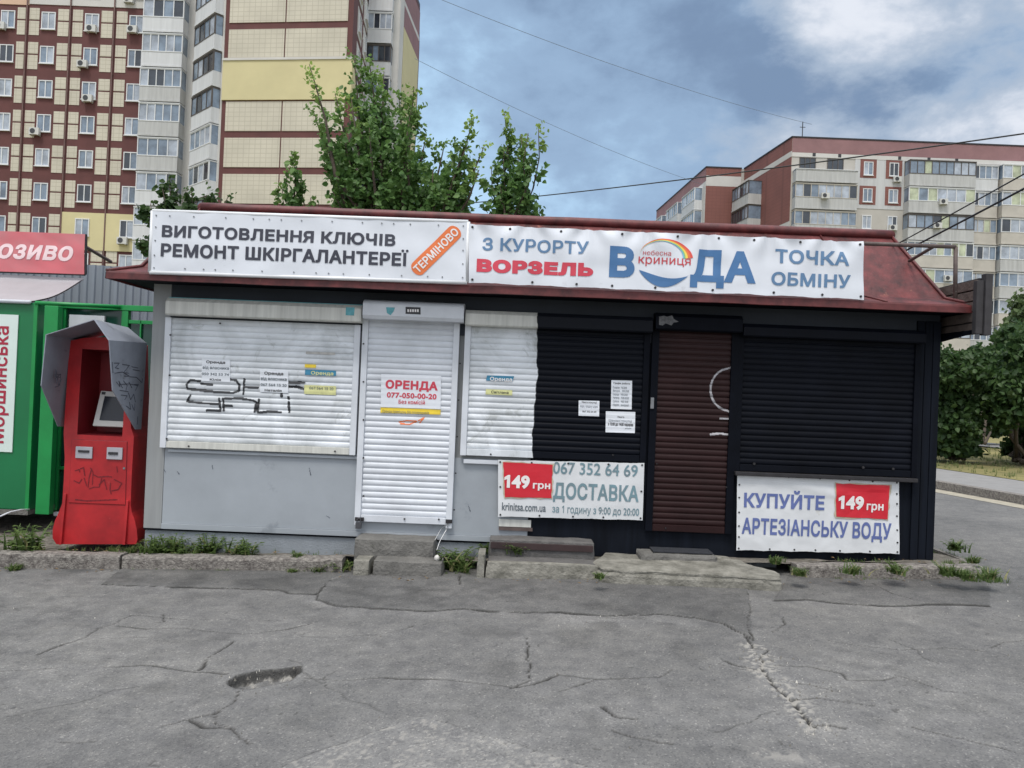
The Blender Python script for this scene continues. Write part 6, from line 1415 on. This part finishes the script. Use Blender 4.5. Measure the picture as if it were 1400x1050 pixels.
sm = [(398, 206, .6, .5), (392, 235, .7, .3), (404, 228, .6, .3), (386, 256, .6, .6), (412, 262, .7, .2), (425, 270, .5, .2), (436, 278, .4, .2), (380, 275, .5, .4)]
shoot_tree('sapling', 'small thin sapling peeping over the roof left of the large tree', (at(405, 600, 11.2).x, 11.2, G(-3)), at(405, 330, 11.2), tips(sm, 11.2, 3, .3), .10, MT['leaf'], 12, per=120, spread=.20, group='trees behind the kiosk', trunk_r=.05)
lf = [(232, 245, .8, .2), (222, 258, .8, .2), (243, 256, .8, .2), (250, 268, .9, .1), (262, 262, .7, .2), (238, 272, 1, .1), (262, 282, .9, .1), (288, 268, .7, .2), (302, 262, .7, .2), (312, 268, .6, .2), (278, 276, .7, .1), (206, 278, .7, .2), (196, 284, .6, .2), (215, 283, .7, .2), (192, 326, .7, .2), (201, 322, .7, .2), (186, 332, .5, .3), (206, 335, .6, .2)]
shoot_tree('spreading_tree', 'dark green spreading tree half hidden behind the left end of the banner', (at(255, 600, 14.0).x, 14.0, G(-6)), at(250, 370, 14.0), tips(lf, 14.0, 4, .5), .13, MT['leaf2'], 15, per=110, spread=.34, group='trees behind the kiosk', trunk_r=.09)

def bush(name, label, base, blobs, n, leaf, mat, seed, stems=6, group=None, cat='bush'):
    r = np.random.default_rng(seed); t = thing(name, base, label, cat, group); b = Vector(base); wood = MB()
    Cs = []; tot = sum(rx * rz for _, _, _, rx, ry, rz in blobs)
    for (x, y, z, rx, ry, rz) in blobs:
        m = int(n * rx * rz / tot); d_ = r.normal(size=(m, 3)); d_ /= np.linalg.norm(d_, axis=1)[:, None]; rad = r.uniform(.12, 1, m) ** .42
        # small twig clumps spread over and inside the lobe
        nc = max(5, m // 26); cd = r.normal(size=(nc, 3)); cd /= np.linalg.norm(cd, axis=1)[:, None]; cr = r.uniform(.2, 1.12, nc) ** .5; cc = cd * cr[:, None]; k = r.integers(0, nc, m)
        p = cc[k] * np.array([rx, ry, rz]) + r.normal(size=(m, 3)) * np.array([rx, ry, rz]) * .13 + r.normal(size=(m, 3)) * .05
        Cs.append(p + np.array([x, y, z])); tip = Vector((x, y, z)); 
        wood.tube([b + Vector((r.normal() * .12, r.normal() * .12, 0)), b.lerp(tip, .5) + Vector((r.normal() * .1, r.normal() * .1, 0)), tip + Vector((0, 0, rz * .5))], [.055, .035, .01], 6)
    C_ = np.concatenate(Cs); C_ = C_[C_[:, 2] > b.z + .12]
    wood.build('trunk', MT['trunk'], t, smooth=True); leaves('crown', C_, leaf, np.clip(r.normal(size=len(C_)) * .12, 0, 1), t, mat, seed); return t
def blobs(px, Y, jy=.8, seed=0):
    r = random.Random(seed); k = Y / F_PX; out = []
    for (x, y, rx, ry) in px: p = at(x, y, Y + r.uniform(-jy, jy)); out.append((p.x, p.y, p.z, rx * k, rx * k * .9, ry * k))
    return out
YQ = gp(1300, 628, .13).y
bush('round_bush', 'dark leafy bush right beside the black end of the kiosk', gp(1308, 628, .13), blobs([(1300, 512, 34, 30), (1275, 540, 30, 40), (1322, 530, 28, 34), (1298, 570, 34, 40), (1280, 605, 26, 24), (1312, 612, 24, 18), (1335, 500, 22, 24), (1262, 500, 26, 30)], YQ, 1.2, 1), 22000, .13, MT['leaf2'], 31, group='bushes on the lawn')
YQ2 = gp(1392, 630, .13).y
bush('round_bush', 'spreading bush on the lawn cut by the right edge', gp(1402, 632, .13), blobs([(1372, 498, 26, 24), (1395, 480, 34, 36), (1420, 500, 40, 44), (1385, 540, 36, 36), (1360, 520, 22, 24), (1430, 560, 40, 50), (1402, 582, 24, 24), (1368, 566, 20, 18), (1397, 615, 20, 16), (1430, 610, 26, 26)], YQ2, 1.2, 2), 24000, .135, MT['leaf2'], 32, group='bushes on the lawn')
YQ3 = YQ2 + 9
bush('tall_bush', 'paler taller tree crown behind the bushes at the right edge', gp(1400, 612, .13), blobs([(1398, 448, 20, 22), (1415, 430, 30, 34), (1380, 470, 18, 20), (1408, 480, 34, 32), (1440, 460, 40, 50)], YQ3, 1, 3), 14000, .16, MT['leaf3'], 33, group='bushes on the lawn', cat='tree')
bush('hedge_tree', 'mid green bush between the round bush and the right edge', gp(1345, 606, .13), blobs([(1345, 540, 24, 40), (1352, 510, 20, 26), (1335, 572, 20, 26), (1358, 580, 18, 20)], YQ + 9, 1, 5), 12000, .15, MT['leaf2'], 34, group='bushes on the lawn')
for k, (x, y) in enumerate(((1250, 500), (1440, 480), (1500, 470))):
    if k == 0: continue
    bush('round_bush', 'large bush beyond the right edge of the view number' if False else ('broad bush outside the lawn corner, far right' if k == 1 else 'tallest broad bush, farthest right'), gp(x + 60, 618, .13), blobs([(x + 60, y, 50, 60), (x + 30, y + 50, 40, 50), (x + 95, y + 50, 44, 60)], YQ2 + 3, 1, 6 + k), 7000, .2, MT['leaf2'], 40 + k, group='bushes on the lawn')

# weeds ------------------------------------------------------------
def weed_proto(seed, n, h, leafy):
    r = np.random.default_rng(seed); V, Fc = [], []; tint, yg = [], []
    for i in range(n):
        a = r.uniform(0, 6.28); lean = r.uniform(.1, .75); hh = h * r.uniform(.5, 1.1); w = hh * .045 + .0022; x, y = r.normal() * h * .22, r.normal() * h * .16; o = len(V); sx, sy = -math.sin(a), math.cos(a)
        for k in range(4):
            t = k / 3; d_ = lean * hh * t ** 1.7; z = hh * t * (1 - .25 * lean * t); ww = w * (1 - t * .92)
            V.append((x + math.cos(a) * d_ + sx * ww, y + math.sin(a) * d_ + sy * ww, z)); V.append((x + math.cos(a) * d_ - sx * ww, y + math.sin(a) * d_ - sy * ww, z))
        for k in range(3): Fc.append((o + 2 * k, o + 2 * k + 1, o + 2 * k + 3, o + 2 * k + 2))
        c = r.uniform(); tint += [c] * 8; yg += [1.0 if r.uniform() < .16 else 0.0] * 8
        if leafy:
            for q in range(leafy):
                t = r.uniform(.25, 1); d_ = lean * hh * t ** 1.7; cx, cy, cz = x + math.cos(a) * d_, y + math.sin(a) * d_, hh * t * (1 - .25 * lean * t); b = r.uniform(0, 6.28); l_ = h * r.uniform(.10, .20); o = len(V); ux, uy = math.cos(b), math.sin(b)
                V += [(cx, cy, cz), (cx + ux * l_ * .5 - uy * l_ * .28, cy + uy * l_ * .5 + ux * l_ * .28, cz + l_ * .22), (cx + ux * l_, cy + uy * l_, cz + l_ * .05), (cx + ux * l_ * .5 + uy * l_ * .28, cy + uy * l_ * .5 - ux * l_ * .28, cz + l_ * .22)]; Fc.append((o, o + 1, o + 2, o + 3)); c = r.uniform(); tint += [c] * 4; yg += [0.0] * 4
    me = bpy.data.meshes.new('weed'); me.from_pydata(V, [], Fc); me.materials.append(MT['grass'])
    for nm, A in (('tint', tint), ('young', yg)): at_ = me.attributes.new(nm, 'FLOAT', 'POINT'); at_.data.foreach_set('value', np.array(A, np.float32))
    return me
W = [weed_proto(1, 60, .13, 1), weed_proto(2, 34, .17, 10), weed_proto(3, 44, .15, 6), weed_proto(4, 80, .07, 2)]
weeds = [(40, 728, 1, 1.5, 'tallest leafy weed clump beside the green stall'), (30, 742, 0, .9, 'low grass tuft below the tall weed by the green stall'), (205, 742, 0, 1.2, 'grass tuft at the right foot of the red terminal'), (216, 738, 1, 1.0, 'leafy weed between the red terminal and the grey wall'), (238, 743, 1, 1.2, 'bushy weed at the foot of the grey wall, second from the terminal'), (252, 742, 2, .9, 'thin weed right of the bushy one at the grey wall'), (283, 738, 1, 1.15, 'upright weed midway along the foot of the grey wall'), (332, 742, 2, 1.2, 'spiky weed under the graffiti shutter'), (407, 758, 3, .9, 'small green tuft on the kerb near the concrete steps'), (150, 750, 0, .7, 'short dry tuft before the red terminal'), (180, 752, 3, .9, 'low tuft on the kerb by the terminal corner'), (435, 779, 0, .8, 'grass tuft in the gutter left of the concrete steps'), (468, 776, 2, .95, 'leafy gutter tuft touching the concrete steps'), (400, 780, 3, .9, 'flat green tuft in the gutter'), (20, 776, 3, 1.1, 'gutter tuft at the left edge'), (620, 772, 2, 1.5, 'weed clump between the concrete and asphalt steps'), (632, 776, 0, 1.0, 'grass blades beside the asphalt steps'), (706, 752, 2, .9, 'single weed growing from the red brown riser'), (664, 752, 1, .7, 'weed beside the cheek stone of the asphalt steps'), (820, 786, 3, .9, 'tuft in the gap between asphalt steps and pale landing'), (1093, 782, 3, 1.2, 'green tuft on the kerb below the price banner'), (1060, 766, 3, 1.2, 'mossy tuft at the foot of the banner'), (1165, 780, 0, .9, 'grass tuft midway on the right kerb'), (1225, 779, 2, .8, 'weed on the kerb below the corner boards'), (1295, 782, 0, 1.0, 'grass tuft on the corner of the right kerb'), (1320, 786, 3, 1.3, 'spreading green tuft past the kiosk corner'), (1352, 787, 0, 1.0, 'grass tuft at the tip of the island'), (1305, 748, 1, .8, 'leafy weed on the side kerb right of the kiosk'), (1330, 765, 3, 1.2, 'flat weed along the side kerb')]
for k, (x, y, v, s_, lb) in enumerate(weeds):
    dz = PAD if not (y > 772 and (x < 660)) else .0
    if 600 < x < 640: dz = .02
    if 696 < x < 712: dz = .16
    p = gp(x, y + 3, dz)
    if y < 760 and x < 640 and p.y > 6.9: p.y = 6.97 + .05 * math.sin(k * 2.3); p.x *= p.y / max(p.y, gp(x, y + 3, dz).y); p.z = G(p.x) + .055
    o = bpy.data.objects.new('weed', W[v]); COL.objects.link(o); o.location = (p.x, p.y, p.z - .01); s_ *= 1.3; o.scale = (s_ * 1.2, s_ * 1.15, s_ * (.85 if y < 760 and x < 345 else .62)); o.rotation_euler.z = k * 1.7; tag(o, lb, 'weed', 'weeds along the kerb')
def turf():                                        # thin grass at kerb and lawn, nobody could count it
    r = random.Random(8); base = weed_proto(9, 6, .06, 0); V, Fc, T_, Y_ = [], [], [], []
    bv = [v.co.copy() for v in base.vertices]; bf = [tuple(p.vertices) for p in base.polygons]; bt = [d_.value for d_ in base.attributes['tint'].data]; by = [d_.value for d_ in base.attributes['young'].data]; bpy.data.meshes.remove(base)
    spots = []
    for k in range(150): x = r.uniform(-4.4, 4.2); spots.append((x, 6.70 + r.uniform(-.012, .004), -.0, .5))
    for k in range(150): x = r.uniform(-5, -1.5); spots.append((x, r.choice((6.90, 6.95, 7.08)) + r.uniform(-.03, .03), PAD - .03, .6))
    for k in range(60): x = r.uniform(2.4, 4.2); spots.append((x, 6.90 + r.uniform(-.03, .03), PAD - .02, .8))
    for k in range(110): spots.append((r.choice((4.25, 4.38)) + r.uniform(-.04, .04), r.uniform(6.85, 9.5), .03, .8))
    for k in range(60): spots.append((3.75 + r.uniform(0, .6), 6.69 + r.uniform(-.05, .02) , .0, .8))
    for k in range(2600): q = FB + FD * r.uniform(-9, 22) + FN * (1.75 + abs(r.gauss(0, 5))); spots.append((q.x, q.y, .12, 1.6))
    for (x, y, dz, s_) in spots:
        if nz(x * 2.3, y * 2.3, 5) < -.18 and y < 7.5: continue
        a = r.uniform(0, 6.28); s_ *= r.uniform(.6, 1.3); o = len(V); ca, sa = math.cos(a) * s_, math.sin(a) * s_
        V += [(x + v.x * ca - v.y * sa, y + v.x * sa + v.y * ca, G(x) + dz + v.z * s_) for v in bv]; Fc += [tuple(i + o for i in f) for f in bf]; T_ += bt; Y_ += [min(1, q_ + (.35 if y > 8 else 0)) for q_ in by]
    me = bpy.data.meshes.new('grass'); me.from_pydata(V, [], Fc); me.materials.append(MT['grass'])
    for nm, A in (('tint', T_), ('young', Y_)): a = me.attributes.new(nm, 'FLOAT', 'POINT'); a.data.foreach_set('value', np.array(A, np.float32))
    o = bpy.data.objects.new('grass', me); COL.objects.link(o); tag(o, 'thin grass in the gutter and on the lawn', kind='stuff')
turf()

# overhead cables --------------------------------------------------
def cable(label, a, b, r, sag, mat='cable', n=28, ext=1.0):
    a, b = Vector(a), Vector(b); b = a + (b - a) * ext; pts = [a.lerp(b, i / n) - Vector((0, 0, sag * 4 * (i / n) * (1 - i / n))) for i in range(n + 1)]
    tag(MB().tube(pts, r, 6).build('overhead_cable', MT[mat], smooth=True), label, 'cable', 'overhead cables')
cable('thick black cable rising to the right above the kiosk roof', at(560, 285, 34), at(1620, 118, 17), .020, .55, ext=1.7, n=60)
cable('upper of two black cables rising from the right end of the roof', at(1196, 350, 7.9), at(1500, 165, 4.6), .0055, .1, ext=4, n=60)
cable('lower of two black cables rising from the right end of the roof', at(1214, 355, 7.9), at(1500, 189, 5.0), .0085, .1, ext=4, n=60)
cable('thin high grey wire crossing the clouds, upper one', at(585, -8, 48), at(1110, 170, 70), .016, .6, 'thin_wire')
cable('thin grey wire from the tall block down towards the right block, lower one', at(567, 80, 60), at(960, 252, 84), .017, .6, 'thin_wire')
bpy.data.objects.remove(_fo); bpy.data.curves.remove(_fc)
